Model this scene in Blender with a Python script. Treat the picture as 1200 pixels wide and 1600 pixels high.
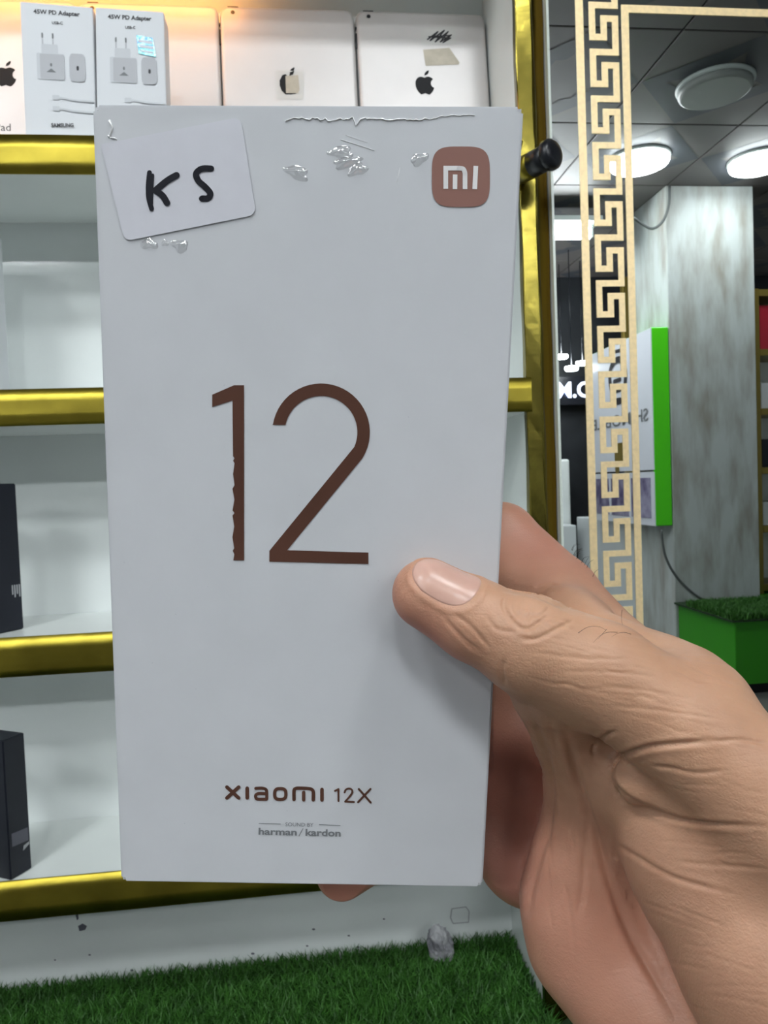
import bpy, bmesh, math, random
import numpy as np
from mathutils import Vector, Matrix

for o in list(bpy.data.objects):
    bpy.data.objects.remove(o, do_unlink=True)
SC = bpy.context.scene
COL = SC.collection
random.seed(7)

# ------------------------------------------------------------------ camera
FPX = 1150.0
CAMZ = 1.30                       # eye height above the shop floor
YAW, PITCH, ROLL = math.radians(6.19), math.radians(-2.249), math.radians(-2.187)
def _axes(yaw, pitch, roll):
    f = np.array([math.sin(yaw)*math.cos(pitch), math.cos(yaw)*math.cos(pitch), math.sin(pitch)])
    r0 = np.array([math.cos(yaw), -math.sin(yaw), 0.0]); u0 = np.cross(r0, f)
    r = math.cos(roll)*r0 + math.sin(roll)*u0; u = -math.sin(roll)*r0 + math.cos(roll)*u0
    return np.array([r, -u, f])
RC = _axes(YAW, PITCH, ROLL)      # rows: right, down, forward
CAM = np.array([0.0, 0.0, CAMZ])
cd = bpy.data.cameras.new('camera'); cam = bpy.data.objects.new('camera', cd); COL.objects.link(cam)
cd.sensor_fit = 'VERTICAL'; cd.sensor_height = 36.0; cd.sensor_width = 27.0
cd.lens = FPX*36.0/1600.0; cd.clip_start = 0.01; cd.clip_end = 50
m = Matrix(((RC[0][0], -RC[1][0], -RC[2][0], CAM[0]), (RC[0][1], -RC[1][1], -RC[2][1], CAM[1]),
            (RC[0][2], -RC[1][2], -RC[2][2], CAM[2]), (0, 0, 0, 1)))
cam.matrix_world = m
cd.dof.use_dof = True; cd.dof.focus_distance = 0.165; cd.dof.aperture_fstop = 75
SC.camera = cam

# ------------------------------------------------------------------ world and exposure
wd = bpy.data.worlds.new('world'); SC.world = wd; wd.use_nodes = True
wd.node_tree.nodes['Background'].inputs[0].default_value = (0.6, 0.65, 0.7, 1)
wd.node_tree.nodes['Background'].inputs[1].default_value = 0.15
SC.view_settings.view_transform = 'Standard'; SC.view_settings.look = 'None'
SC.view_settings.gamma = 1.0; SC.view_settings.use_curve_mapping = False
SC.view_settings.exposure = 0.90
LAMP = 35.0       # emission of the round ceiling lamps
TUBE = 40.0       # emission of the tube lights
WARM = 12.0       # emission of the warm strip in the top compartment

# ------------------------------------------------------------------ pixel geometry helpers (frame 1200 x 1600)
def raydir(px, py):
    return np.array([(px-600)/FPX, (py-800)/FPX, 1.0]) @ RC
def at(px, py, z):                # depth z along the optical axis
    return CAM + raydir(px, py)*z
def onY(px, py, Y):
    d = raydir(px, py); return CAM + d*(Y/d[1])
def onZ(px, py, zrel):
    d = raydir(px, py); return CAM + d*(zrel/d[2])
def onX(px, py, X):
    d = raydir(px, py); return CAM + d*(X/d[0])
def mirY(P):                      # the mirror lies in the plane Y = 1
    return np.array([P[0], 2.0-P[1], P[2]])

# ------------------------------------------------------------------ materials
def mat(name, col, rough=0.5, metal=0.0, spec=0.5, coat=0.0, coat_rough=0.05, var=0.0, scale=8.0, bump=0.0, bscale=60.0,
        emit=None, estr=0.0, sss=0.0, trans=0.0, alpha=1.0, ior=1.45, col2=None, stretch=None, detail=6.0, lo=0.35, hi=0.65, bdist=0.001):
    M = bpy.data.materials.new(name); M.use_nodes = True
    nt = M.node_tree; b = nt.nodes['Principled BSDF']; L = nt.links
    b.inputs['Base Color'].default_value = (*col, 1); b.inputs['Roughness'].default_value = rough
    b.inputs['Metallic'].default_value = metal; b.inputs['Specular IOR Level'].default_value = spec
    b.inputs['Coat Weight'].default_value = coat; b.inputs['Coat Roughness'].default_value = coat_rough
    b.inputs['Transmission Weight'].default_value = trans; b.inputs['Alpha'].default_value = alpha; b.inputs['IOR'].default_value = ior
    if sss:
        b.inputs['Subsurface Weight'].default_value = sss; b.inputs['Subsurface Radius'].default_value = (1.0, 0.35, 0.2)
        b.inputs['Subsurface Scale'].default_value = 0.003
    if emit:
        b.inputs['Emission Color'].default_value = (*emit, 1); b.inputs['Emission Strength'].default_value = estr
    tc = nt.nodes.new('ShaderNodeTexCoord'); mp = nt.nodes.new('ShaderNodeMapping')
    L.new(tc.outputs['Object'], mp.inputs['Vector'])
    if stretch: mp.inputs['Scale'].default_value = stretch
    if var or col2:
        n = nt.nodes.new('ShaderNodeTexNoise'); n.inputs['Scale'].default_value = scale; n.inputs['Detail'].default_value = detail
        L.new(mp.outputs['Vector'], n.inputs['Vector'])
        r = nt.nodes.new('ShaderNodeValToRGB'); L.new(n.outputs['Fac'], r.inputs['Fac'])
        r.color_ramp.elements[0].position = lo; r.color_ramp.elements[1].position = hi
        c2 = col2 if col2 else tuple(c*(1-var) for c in col)
        r.color_ramp.elements[0].color = (*c2, 1); r.color_ramp.elements[1].color = (*col, 1)
        L.new(r.outputs['Color'], b.inputs['Base Color'])
    if bump:
        n2 = nt.nodes.new('ShaderNodeTexNoise'); n2.inputs['Scale'].default_value = bscale; n2.inputs['Detail'].default_value = 4
        L.new(mp.outputs['Vector'], n2.inputs['Vector'])
        bp = nt.nodes.new('ShaderNodeBump'); bp.inputs['Strength'].default_value = bump; bp.inputs['Distance'].default_value = bdist
        L.new(n2.outputs['Fac'], bp.inputs['Height']); L.new(bp.outputs['Normal'], b.inputs['Normal'])
        if coat: L.new(bp.outputs['Normal'], b.inputs['Coat Normal'])
    return M
M = {}
M['white'] = mat('white_board', (0.81, 0.85, 0.83), 0.22, spec=0.4, var=0.07, scale=5, bump=0.05, bscale=9)
M['whitepanel'] = mat('white_back_panel', (0.82, 0.86, 0.85), 0.06, spec=0.5, var=0.06, scale=7)
M['gold'] = mat('gold_foil', (0.46, 0.365, 0.05), 0.36, 1.0, bump=0.5, bscale=9, bdist=0.004, var=0.45, scale=9)
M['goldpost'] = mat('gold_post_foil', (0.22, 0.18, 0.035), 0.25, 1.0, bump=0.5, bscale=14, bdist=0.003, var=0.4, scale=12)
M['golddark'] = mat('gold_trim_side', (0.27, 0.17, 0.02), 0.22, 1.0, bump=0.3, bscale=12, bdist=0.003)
M['mirror'] = mat('mirror_glass', (0.80, 0.83, 0.82), 0.0, 1.0)
M['mirroredge'] = mat('mirror_edge', (0.62, 0.68, 0.62), 0.25)
M['decal'] = mat('gold_decal', (0.95, 0.74, 0.42), 0.42, 0.35, var=0.12, scale=160, bump=0.4, bscale=700, bdist=0.0003)
M['black'] = mat('black_plastic', (0.008, 0.009, 0.013), 0.32)
M['blackbox'] = mat('black_carton', (0.010, 0.012, 0.022), 0.42, var=0.2, scale=10)
M['printgrey'] = mat('grey_print', (0.42, 0.43, 0.45), 0.5)
M['dimprint'] = mat('dim_grey_print', (0.12, 0.12, 0.15), 0.5)
M['ipad'] = mat('brushed_aluminium', (0.61, 0.585, 0.575), 0.42, 0.25, var=0.06, scale=9)
M['ipadrim'] = mat('tablet_rim', (0.30, 0.27, 0.24), 0.35, 0.6)
M['logo'] = mat('black_gloss_logo', (0.008, 0.008, 0.01), 0.5, spec=0.2)
M['carton'] = mat('white_carton', (0.70, 0.72, 0.75), 0.45)
M['ink'] = mat('dark_ink', (0.03, 0.03, 0.035), 0.55)
M['faint'] = mat('faint_grey_print', (0.47, 0.48, 0.51), 0.5)
M['faint2'] = mat('fainter_grey_print', (0.58, 0.60, 0.63), 0.5)
M['tape'] = mat('beige_tape', (0.50, 0.45, 0.36), 0.5, var=0.15, scale=60)
M['clear'] = mat('clear_tape', (0.62, 0.61, 0.59), 0.25)
M['holo'] = mat('hologram_foil', (0.25, 0.62, 0.60), 0.2, 0.7, col2=(0.25, 0.45, 0.75), scale=90, bump=0.4, bscale=200)
M['box'] = mat('box_card', (0.55, 0.56, 0.585), 0.42, spec=0.4, coat=0.25, coat_rough=0.12, var=0.035, scale=70, bump=0.06, bscale=420, bdist=0.0005)
M['copper'] = mat('copper_print', (0.115, 0.050, 0.034), 0.38, 0.25, var=0.15, scale=60)
M['badge'] = mat('copper_badge', (0.26, 0.13, 0.105), 0.42, 0.1)
M['badgewhite'] = mat('badge_white', (0.72, 0.71, 0.71), 0.5)
M['hk'] = mat('grey_lettering', (0.17, 0.18, 0.19), 0.5)
M['sticker'] = mat('sticker_paper', (0.57, 0.57, 0.62), 0.6, var=0.03, scale=200)
M['marker'] = mat('black_marker', (0.006, 0.006, 0.012), 0.35)
def film_mat(name, fac):
    Mf = bpy.data.materials.new(name); Mf.use_nodes = True; nt = Mf.node_tree; nt.nodes.remove(nt.nodes['Principled BSDF'])
    t = nt.nodes.new('ShaderNodeBsdfTransparent'); g = nt.nodes.new('ShaderNodeBsdfGlossy'); g.inputs['Roughness'].default_value = 0.09
    x = nt.nodes.new('ShaderNodeMixShader'); x.inputs[0].default_value = fac; nt.links.new(t.outputs[0], x.inputs[1]); nt.links.new(g.outputs[0], x.inputs[2])
    nt.links.new(x.outputs[0], nt.nodes['Material Output'].inputs['Surface']); return Mf
M['film'] = film_mat('shrink_film', 0.24)
M['crease'] = mat('film_ridge_glint', (0.95, 0.95, 0.95), 0.15, spec=0.8, coat=1.0, coat_rough=0.05)  # white colour stands in for lamp glints along the clear film
M['turf'] = mat('turf_blade', (0.055, 0.19, 0.025), 0.55, col2=(0.022, 0.09, 0.010), scale=60)
M['turfbase'] = mat('turf_backing', (0.012, 0.035, 0.010), 0.9)
M['scrap'] = mat('grey_plastic_scrap', (0.50, 0.50, 0.52), 0.35, col2=(0.16, 0.16, 0.18), scale=40)
M['green'] = mat('green_laminate', (0.035, 0.28, 0.010), 0.4)
M['limegreen'] = mat('lime_acrylic', (0.09, 0.72, 0.012), 0.25)
M['plaster'] = mat('stained_plaster', (0.50, 0.54, 0.53), 0.6, col2=(0.30, 0.29, 0.25), scale=3.2, stretch=(3, 3, 0.8), detail=9, lo=0.30, hi=0.60, bump=0.3, bscale=20)
M['wall'] = mat('shop_wall', (0.62, 0.65, 0.66), 0.6, var=0.12, scale=2)
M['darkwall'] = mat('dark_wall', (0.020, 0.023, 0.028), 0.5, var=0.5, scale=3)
M['ceil'] = mat('ceiling_tile', (0.13, 0.118, 0.114), 0.5, var=0.12, scale=3)
M['ornament'] = mat('ceiling_ornament', (0.060, 0.066, 0.078), 0.5)
M['gap'] = mat('ceiling_gap', (0.03, 0.03, 0.03), 0.8)
M['floor'] = mat('floor_tile', (0.14, 0.14, 0.135), 0.3, var=0.15, scale=2)
M['lampon'] = mat('lit_diffuser', (0.9, 0.9, 0.9), 0.5, emit=(0.93, 0.98, 1.0), estr=LAMP)
M['lampoff'] = mat('unlit_diffuser', (0.34, 0.36, 0.34), 0.35)
M['lamprim'] = mat('lamp_rim', (0.55, 0.60, 0.58), 0.4)
M['tube'] = mat('tube_diffuser', (0.9, 0.9, 0.9), 0.5, emit=(0.93, 0.97, 1.0), estr=TUBE)
M['warm'] = mat('warm_led', (0.9, 0.8, 0.6), 0.5, emit=(1.0, 0.40, 0.09), estr=WARM)
M['signglow'] = mat('lit_letters', (0.7, 0.75, 0.9), 0.5, emit=(0.7, 0.78, 1.0), estr=1.0)
M['signwhite'] = mat('sign_face', (0.68, 0.70, 0.76), 0.3)
M['cable'] = mat('grey_cable', (0.10, 0.11, 0.11), 0.6)
M['olive'] = mat('olive_gold_frame', (0.30, 0.22, 0.05), 0.35, 0.5)
M['red'] = mat('red_carton', (0.45, 0.02, 0.04), 0.4)
M['purple'] = mat('violet_picture', (0.07, 0.05, 0.14), 0.3, col2=(0.35, 0.33, 0.45), scale=9)
M['nail'] = mat('nail', (0.52, 0.305, 0.245), 0.30, spec=0.45, var=0.1, scale=150, sss=0.1)
M['hair'] = mat('dark_hair', (0.02, 0.015, 0.012), 0.5)

# ------------------------------------------------------------------ object helpers
def tag(o, label=None, cat=None, group=None, kind=None):
    if label: o['label'] = label
    if cat: o['category'] = cat
    if group: o['group'] = group
    if kind: o['kind'] = kind
    return o
def empty(name, loc=(0, 0, 0)):
    o = bpy.data.objects.new(name, None); COL.objects.link(o); o.location = loc; o.empty_display_size = 0.05; return o
def link(name, me, material=None, parent=None, smooth=False):
    o = bpy.data.objects.new(name, me); COL.objects.link(o)
    if material is not None and not me.materials: me.materials.append(material)
    if parent is not None:
        o.parent = parent; o.matrix_parent_inverse = WI(parent)
    if smooth: me.polygons.foreach_set('use_smooth', [True]*len(me.polygons))
    return o
def WM(o):
    mloc = Matrix.LocRotScale(o.location, o.rotation_euler, o.scale)
    return WM(o.parent) @ o.matrix_parent_inverse @ mloc if o.parent else mloc
def WI(o): return WM(o).inverted()
def mesh(name, verts, faces):
    me = bpy.data.meshes.new(name); me.from_pydata([tuple(map(float, v)) for v in verts], [], faces); me.update(); return me
def bm_mesh(name, bm):
    me = bpy.data.meshes.new(name); bm.normal_update(); bm.to_mesh(me); bm.free(); return me
def box_mesh(name, lo, hi, bev=0.0, seg=2):
    bm = bmesh.new(); bmesh.ops.create_cube(bm, size=1)
    for v in bm.verts:
        v.co = Vector([lo[i] + (v.co[i]+0.5)*(hi[i]-lo[i]) for i in range(3)])
    if bev: bmesh.ops.bevel(bm, geom=bm.edges[:], offset=bev, segments=seg, affect='EDGES', profile=0.5)
    return bm_mesh(name, bm)
def box(name, lo, hi, material, parent=None, bev=0.0, smooth=False):
    return link(name, box_mesh(name, lo, hi, bev), material, parent, smooth)
def prism(name, pts2, z0, z1, frame, material, parent=None, bev=0.0):
    """extrude polygon pts2 (u,v) between heights z0..z1; frame(u,v,h)->3D"""
    bm = bmesh.new(); n = len(pts2)
    a = [bm.verts.new(frame(u, v, z0)) for u, v in pts2]; b = [bm.verts.new(frame(u, v, z1)) for u, v in pts2]
    bm.faces.new(b); bm.faces.new(a[::-1])
    for i in range(n): bm.faces.new((a[i], a[(i+1) % n], b[(i+1) % n], b[i]))
    bmesh.ops.recalc_face_normals(bm, faces=bm.faces[:])
    return link(name, bm_mesh(name, bm), material, parent)
def rrect(x0, y0, x1, y1, r, n=6):
    pts = []
    for cx, cy, a0 in ((x1-r, y1-r, 0), (x0+r, y1-r, 90), (x0+r, y0+r, 180), (x1-r, y0+r, 270)):
        for k in range(n+1):
            a = math.radians(a0 + 90*k/n); pts.append((cx+r*math.cos(a), cy+r*math.sin(a)))
    return pts
def stroke_polys(pts, w, closed=False, cap=True):
    """list of convex polygons that make up a stroke"""
    out = []; n = len(pts)
    for i in range(n if closed else n-1):
        (x0, y0), (x1, y1) = pts[i], pts[(i+1) % n]
        l = math.hypot(x1-x0, y1-y0) or 1; nx, ny = -(y1-y0)/l*w/2, (x1-x0)/l*w/2
        out.append([(x0+nx, y0+ny), (x0-nx, y0-ny), (x1-nx, y1-ny), (x1+nx, y1+ny)])
    rng = range(n) if (closed or cap) else range(1, n-1)
    for i in rng:
        x, y = pts[i]; out.append([(x+w/2*math.cos(a), y+w/2*math.sin(a)) for a in [k*math.pi/5 for k in range(10)]])
    return out
def flat(name, polys, frame, h, material, parent=None):
    vs, fs = [], []
    for k, p in enumerate(polys):
        b = len(vs); hh = h*(1+0.02*(k % 7))
        A = sum(p[i][0]*p[(i+1) % len(p)][1]-p[(i+1) % len(p)][0]*p[i][1] for i in range(len(p)))
        vs += [frame(u, v, hh) for u, v in p]; fs.append(list(range(b, b+len(p))))
    me = mesh(name, vs, fs); bm = bmesh.new(); bm.from_mesh(me)
    bmesh.ops.triangulate(bm, faces=bm.faces[:]); bm.to_mesh(me); bm.free()
    return link(name, me, material, parent)
def sm(pts, n=6):
    """Catmull-Rom smoothing of a polyline"""
    P = [np.array(p, float) for p in pts]; P = [2*P[0]-P[1]] + P + [2*P[-1]-P[-2]]; out = []
    for i in range(1, len(P)-2):
        for k in range(n):
            t = k/n; a, b, c, d = P[i-1], P[i], P[i+1], P[i+2]
            out.append(tuple(0.5*((2*b) + (-a+c)*t + (2*a-5*b+4*c-d)*t*t + (-a+3*b-3*c+d)*t**3)))
    out.append(tuple(P[-2])); return out
def tube(name, pts, r, material, parent=None, n=8, taper=None):
    pts = [Vector(p) for p in pts]; vs, fs = [], []; N = len(pts)
    up = Vector((0.13, 0.27, 0.95))
    for i, p in enumerate(pts):
        t = (pts[min(i+1, N-1)]-pts[max(i-1, 0)]).normalized(); a = t.cross(up).normalized(); b = t.cross(a)
        rr = r*(taper(i/(N-1)) if taper else 1)
        vs += [p + (a*math.cos(2*math.pi*k/n) + b*math.sin(2*math.pi*k/n))*rr for k in range(n)]
    for i in range(N-1):
        for k in range(n): fs.append((i*n+k, i*n+(k+1) % n, (i+1)*n+(k+1) % n, (i+1)*n+k))
    fs.append(tuple(range(n))[::-1]); fs.append(tuple(range((N-1)*n, N*n)))
    return link(name, mesh(name, vs, fs), material, parent, True)
def text_tris(body, offset=0.0):
    cu = bpy.data.curves.new('tmp_text', 'FONT'); cu.body = body; cu.offset = offset; cu.resolution_u = 3
    o = bpy.data.objects.new('tmp_text', cu); COL.objects.link(o)
    dg = bpy.context.evaluated_depsgraph_get(); me = bpy.data.meshes.new_from_object(o.evaluated_get(dg))
    V = [(v.co.x, v.co.y) for v in me.vertices]; F = [list(p.vertices) for p in me.polygons]
    bpy.data.objects.remove(o, do_unlink=True); bpy.data.curves.remove(cu); bpy.data.meshes.remove(me)
    return V, F
def text(name, body, u0, v0, u1, v1, height, frame, h, material, parent=None, offset=0.0):
    """baseline from (u0,v0) to (u1,v1); height of the glyph box; v grows downwards"""
    V, F = text_tris(body, offset); xs = [p[0] for p in V]; ys = [p[1] for p in V]
    x0, x1, y0, y1 = min(xs), max(xs), min(ys), max(ys)
    vs = []
    for x, y in V:
        t = (x-x0)/(x1-x0); s = (y-y0)/(y1-y0)
        dx, dy = u1-u0, v1-v0; L = math.hypot(dx, dy)
        vs.append(frame(u0+dx*t + dy/L*height*s, v0+dy*t - dx/L*height*s, h))
    return link(name, mesh(name, vs, F), material, parent)

# =================================================================== THE SHOP ROOM
FY = 1.0                          # front plane of the display wall and of the mirror
ZC = 1.85 + CAMZ                  # ceiling height
RX0, RX1, RY0, RY1 = -3.2, 4.6, -4.7, 1.26
tag(box('floor', (RX0, RY0, -0.05), (RX1, RY1, 0.0), M['floor']), 'grey tiled shop floor', None, kind='structure')
tag(box('wall_back', (RX0, 1.20, 0), (RX1, RY1+0.04, ZC), M['wall']), 'white wall behind the shelves and the mirror', kind='structure')
tag(box('wall_left', (RX0-0.06, RY0, 0), (RX0, RY1, ZC), M['wall']), 'white side wall on the left', kind='structure')
tag(box('wall_right', (RX1, RY0, 0), (RX1+0.06, RY1, ZC), M['wall']), 'white side wall on the right', kind='structure')
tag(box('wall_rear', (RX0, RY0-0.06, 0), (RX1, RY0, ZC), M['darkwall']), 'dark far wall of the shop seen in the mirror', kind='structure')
ceil = tag(box('ceiling', (RX0, RY0, ZC+0.012), (RX1, RY1, ZC+0.06), M['gap']), 'grey tiled ceiling with printed ornaments', kind='structure')
TX, TY, GX, GY = 0.75, 0.80, 1.665, -1.8
tile_me = box_mesh('tile', (0.004, 0.004, 0.0), (TX-0.004, TY-0.004, 0.011), 0.003, 1); tile_me.materials.append(M['ceil'])
def diamond_r(a): return 1.0/(abs(math.cos(a))/0.372+abs(math.sin(a))/0.395)
ov, of = [], []; NO = 96
for k in range(NO):
    a = 2*math.pi*k/NO; ro = diamond_r(a); aa = (a % (math.pi/2))/(math.pi/2)
    ri = ro*(0.66 - 0.10*abs(math.sin(aa*math.pi*3)))
    for r in (ro*0.985, ri): ov.append((TX/2+r*math.cos(a), TY/2+r*math.sin(a), -0.0012))
for k in range(NO):
    j = (k+1) % NO; of.append((2*k, 2*k+1, 2*j+1, 2*j))
orn_me = mesh('ornament', ov, of); orn_me.materials.append(M['ornament'])
ix0 = math.floor((RX0-GX)/TX); iy0 = math.floor((RY0-GY)/TY)
for i in range(ix0, ix0+12):
    for j in range(iy0, iy0+11):
        x, y = GX+i*TX, GY+j*TY
        if x+TX < RX0 or x > RX1 or y+TY < RY0 or y > RY1-0.3: continue
        t = bpy.data.objects.new('tile', tile_me); COL.objects.link(t); t.parent = ceil; t.location = (x, y, ZC)
        if x > 0.5 and y < 0.3:
            g = bpy.data.objects.new('ornament', orn_me); COL.objects.link(g); g.parent = t
# round ceiling lamps
def disc_mesh(name, r, h, seg=48, dome=0.0):
    vs, fs = [], []; rings = [(r, 0.0), (r, -h*0.45), (r*0.97, -h*0.8), (r*0.9, -h)]
    for rr, z in rings: vs += [(rr*math.cos(2*math.pi*k/seg), rr*math.sin(2*math.pi*k/seg), z) for k in range(seg)]
    for q in range(3):
        for k in range(seg): fs.append((q*seg+k, q*seg+(k+1) % seg, (q+1)*seg+(k+1) % seg, (q+1)*seg+k))
    fs.append(tuple(range(3*seg, 4*seg))); fs.append(tuple(range(seg))[::-1])
    me = mesh(name, vs, fs); me.polygons.foreach_set('use_smooth', [True]*(len(fs)-2)+[False]*2); return me
rim_me = disc_mesh('rim', 0.178, 0.020); rim_me.materials.append(M['lamprim'])
dif_on = disc_mesh('diffuser', 0.168, 0.030); dif_on.materials.append(M['lampon'])
dif_off = disc_mesh('diffuser_off', 0.168, 0.030); dif_off.materials.append(M['lampoff'])
dif_mid = disc_mesh('diffuser_soft', 0.168, 0.030); dif_mid.materials.append(mat('soft_diffuser', (0.9, 0.9, 0.9), 0.5, emit=(0.93, 0.98, 1.0), estr=LAMP*0.5))
def lamp(i, j, on, label, grp=None):
    e = empty('ceiling_lamp', (GX+(i+0.5)*TX, GY+(j+0.5)*TY, ZC-0.0015)); tag(e, label, 'lamp', grp)
    a = bpy.data.objects.new('rim', rim_me); b = bpy.data.objects.new('diffuser', dif_off if not on else (dif_mid if on == 2 else dif_on))
    for q, z in ((a, 0), (b, -0.019)):
        COL.objects.link(q); q.parent = e; q.location = (0, 0, z)
lamp(0, 0, False, 'unlit round white ceiling lamp reflected at the top of the mirror')
lamp(0, -1, 2, 'lit round ceiling lamp reflected behind the gold key border')
lamp(1, -1, 2, 'lit round ceiling lamp reflected at the right edge of the mirror')
for (i, j, lb) in ((-2, 1, 'lit round ceiling lamp right above the held box'), (-4, 1, 'lit round ceiling lamp above the left end of the shelf'), (-3, 0, 'lit round ceiling lamp behind the one above the held box'), (-5, 0, 'lit round ceiling lamp far behind on the left')):
    lamp(i, j, True, lb)
# tube lights
def batten(x0, x1, y, z, r, label, housing_up=True):
    e = empty('tube_light', ((x0+x1)/2, y, z)); tag(e, label, 'light')
    tube('tube', [(x0+(x1-x0)*k/4, y, z) for k in range(5)], r, M['tube'], e, 16)
    for x in (x0, x1):
        box('end_cap', (x-0.008, y-r*1.02, z-r*1.02), (x+0.008, y+r*1.02, z+r*1.02), M['lamprim'], e, 0.003)
    box('housing', (x0-0.05, y-0.11, z+r*1.15), (x1+0.05, y+0.11, z+r*2.0), M['lamprim'], e, 0.004)
p1 = mirY(onY(922, 364, 5.0)); batten(p1[0]-1.25, p1[0], p1[1], p1[2], 0.042, 'bright tube light reflected at the left edge of the mirror')
p2 = onY(116, 394, 5.0); batten(p2[0]-1.25, p2[0], 2.36-5.0, p2[2], 0.030, 'tube light mirrored as a pale bar on the glossy panel')
# column with the sign
box_col = tag(box('wall_column', (2.41, -3.08, 0), (3.01, -2.6, ZC), M['plaster'], bev=0.006), 'stained grey plaster column reflected in the mirror', kind='structure')
sg = tag(empty('sign_board', (2.335, -3.13, 1.2)), 'white sign board with lime green edges and dark emblem reflected in mirror', 'sign')
zt = mirY(onY(1025, 511, 4.6))[2]; zb = mirY(onY(1030, 822, 4.6))[2]
SX0, SX1, SYF, SYB = 2.285, 2.405, -2.6, -3.66
box('green_side', (SX0+0.004, SYF-0.02, zb), (SX1, SYF, zt), M['limegreen'], sg, 0.006)
box('green_top', (SX0+0.004, SYB, zt-0.02), (SX1, SYF-0.021, zt), M['limegreen'], sg, 0.004)
zmid = zb + (zt-zb)*0.285
box('sign_face', (SX0, SYB, zmid), (SX0+0.02, SYF-0.002, zt-0.003), M['signwhite'], sg, 0.002)
box('lower_frame', (SX0, SYB, zb), (SX0+0.018, SYF-0.002, zmid-0.012), M['signwhite'], sg, 0.002)
for k in range(3):
    y0 = SYF-0.05-k*0.335
    box('picture', (SX0-0.004, y0-0.29, zb+0.05), (SX0+0.001, y0, zmid-0.05), M['purple'], sg, 0.001)
def sframe(u, v, h): return (SX0-0.001-h, SYF-u, zt-v)      # u: to the reader's right, v: down   (seen from -X)
# reader faces +X looking at the board: the reader's right is -Y
text('lettering', 'SH', 0.06, 0.60, 0.24, 0.60, 0.085, sframe, 0.002, M['hk'], sg, 0.015)
text('lettering', 'MOBILE', 0.32, 0.60, 1.0, 0.60, 0.085, sframe, 0.002, M['hk'], sg, 0.015)
flat('emblem', stroke_polys(sm([(0.40, 0.33), (0.38, 0.24), (0.40, 0.17), (0.47, 0.13), (0.56, 0.13), (0.63, 0.17), (0.65, 0.24), (0.63, 0.33)]), 0.05) +
     stroke_polys([(0.47, 0.27), (0.58, 0.27)], 0.03) + stroke_polys([(0.47, 0.34), (0.58, 0.34)], 0.035) + stroke_polys([(0.48, 0.42), (0.56, 0.42)], 0.05) +
     stroke_polys([(0.47, 0.065), (0.56, 0.06)], 0.025), sframe, 0.002, M['ink'], sg)
flat('phone_picture', [rrect(0.42, 0.72, 0.60, 0.86, 0.03)] + stroke_polys([(0.56, 0.78), (0.56, 0.92)], 0.07), sframe, 0.002, M['olive'], sg)
# cable on the column and its corner
def onmir(px, py, Yv): return mirY(onY(px, py, Yv))
tag(tube('cable', sm([onmir(1033, 828, 4.58), onmir(1040, 870, 4.58), onmir(1060, 905, 4.58), onmir(1090, 932, 4.58), onmir(1112, 939, 4.58), onmir(1126, 938, 4.58)]), 0.008, M['cable']),
    'thin grey cable hanging below the green edged sign', 'cable')
tag(tube('cable', sm([onmir(1046, 290, 4.55), onmir(1045, 320, 4.55), onmir(1036, 345, 4.55), onmir(1020, 357, 4.55), onmir(1003, 350, 4.55), onmir(990, 340, 4.5)]), 0.009, M['cable']),
    'grey cable looping at the top of the plaster column', 'cable')
# gold framed cabinet right of the column
gp = onmir(1148, 968, 3.95)
CB = gp[2]+0.001
gc = tag(empty('display_cabinet', (3.45, -2.9, CB)), 'gold framed white display cabinet beside the plaster column in the mirror', 'cabinet')
gz1 = onmir(1185, 452, 4.72)[2]
box('back_panel', (3.06, -3.02, CB), (3.95, -3.0, gz1), M['white'], gc)
for x in (3.06, 3.91): box('frame_post', (x, -3.0, CB), (x+0.045, -2.70, gz1), M['olive'], gc, 0.003)
nr = 6
for k in range(nr):
    z = CB+0.02+(gz1-0.05-CB-0.02)*k/(nr-1); box('shelf_board', (3.1051, -3.0, z), (3.9099, -2.70, z+0.045), M['olive'], gc, 0.003)
tag(box('red_carton', (3.14, -2.93, CB+0.067+(gz1-0.07-CB)*4/5), (3.42, -2.75, gz1-0.10), M['red'], bev=0.003), 'red carton in the top of the gold framed cabinet', 'box')
for k, (w, h) in enumerate(((0.30, 0.22), (0.20, 0.24), (0.32, 0.2))):
    z = CB+0.067+(gz1-0.07-CB)*(3-k)/5
    tag(box('white_parcel', (3.14, -2.93, z), (3.14+w, -2.75, z+h*0.8), M['carton'] if k != 1 else M['blackbox'], bev=0.003),
        ['wide white carton under the red carton in the cabinet', 'black carton on the third level of the gold cabinet', 'low white carton near the bottom of the gold cabinet'][k], 'box')
# green base cabinet with turf top seen in the mirror
gp = onmir(1148, 968, 3.95)
gb = tag(empty('base_cabinet', (3.4, -2.2, 0)), 'green base cabinet below the gold framed cabinet in the mirror', 'cabinet')
BX0, BY1, BZ = gp[0], gp[1], gp[2]
box('body', (BX0, -2.59, 0.06), (RX1-0.01, BY1, BZ-0.012), M['green'], gb, 0.004)
box('plinth', (BX0+0.03, -2.59, 0.0), (RX1-0.01, BY1-0.03, 0.06), M['black'], gb)
box('worktop', (BX0-0.03, -2.59, BZ-0.012), (RX1-0.01, BY1+0.03, BZ), M['turfbase'], gb, 0.002)
box('body', (3.03, -3.04, 0.0), (RX1-0.01, -2.5905, BZ), M['green'], gb, 0.004)

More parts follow.
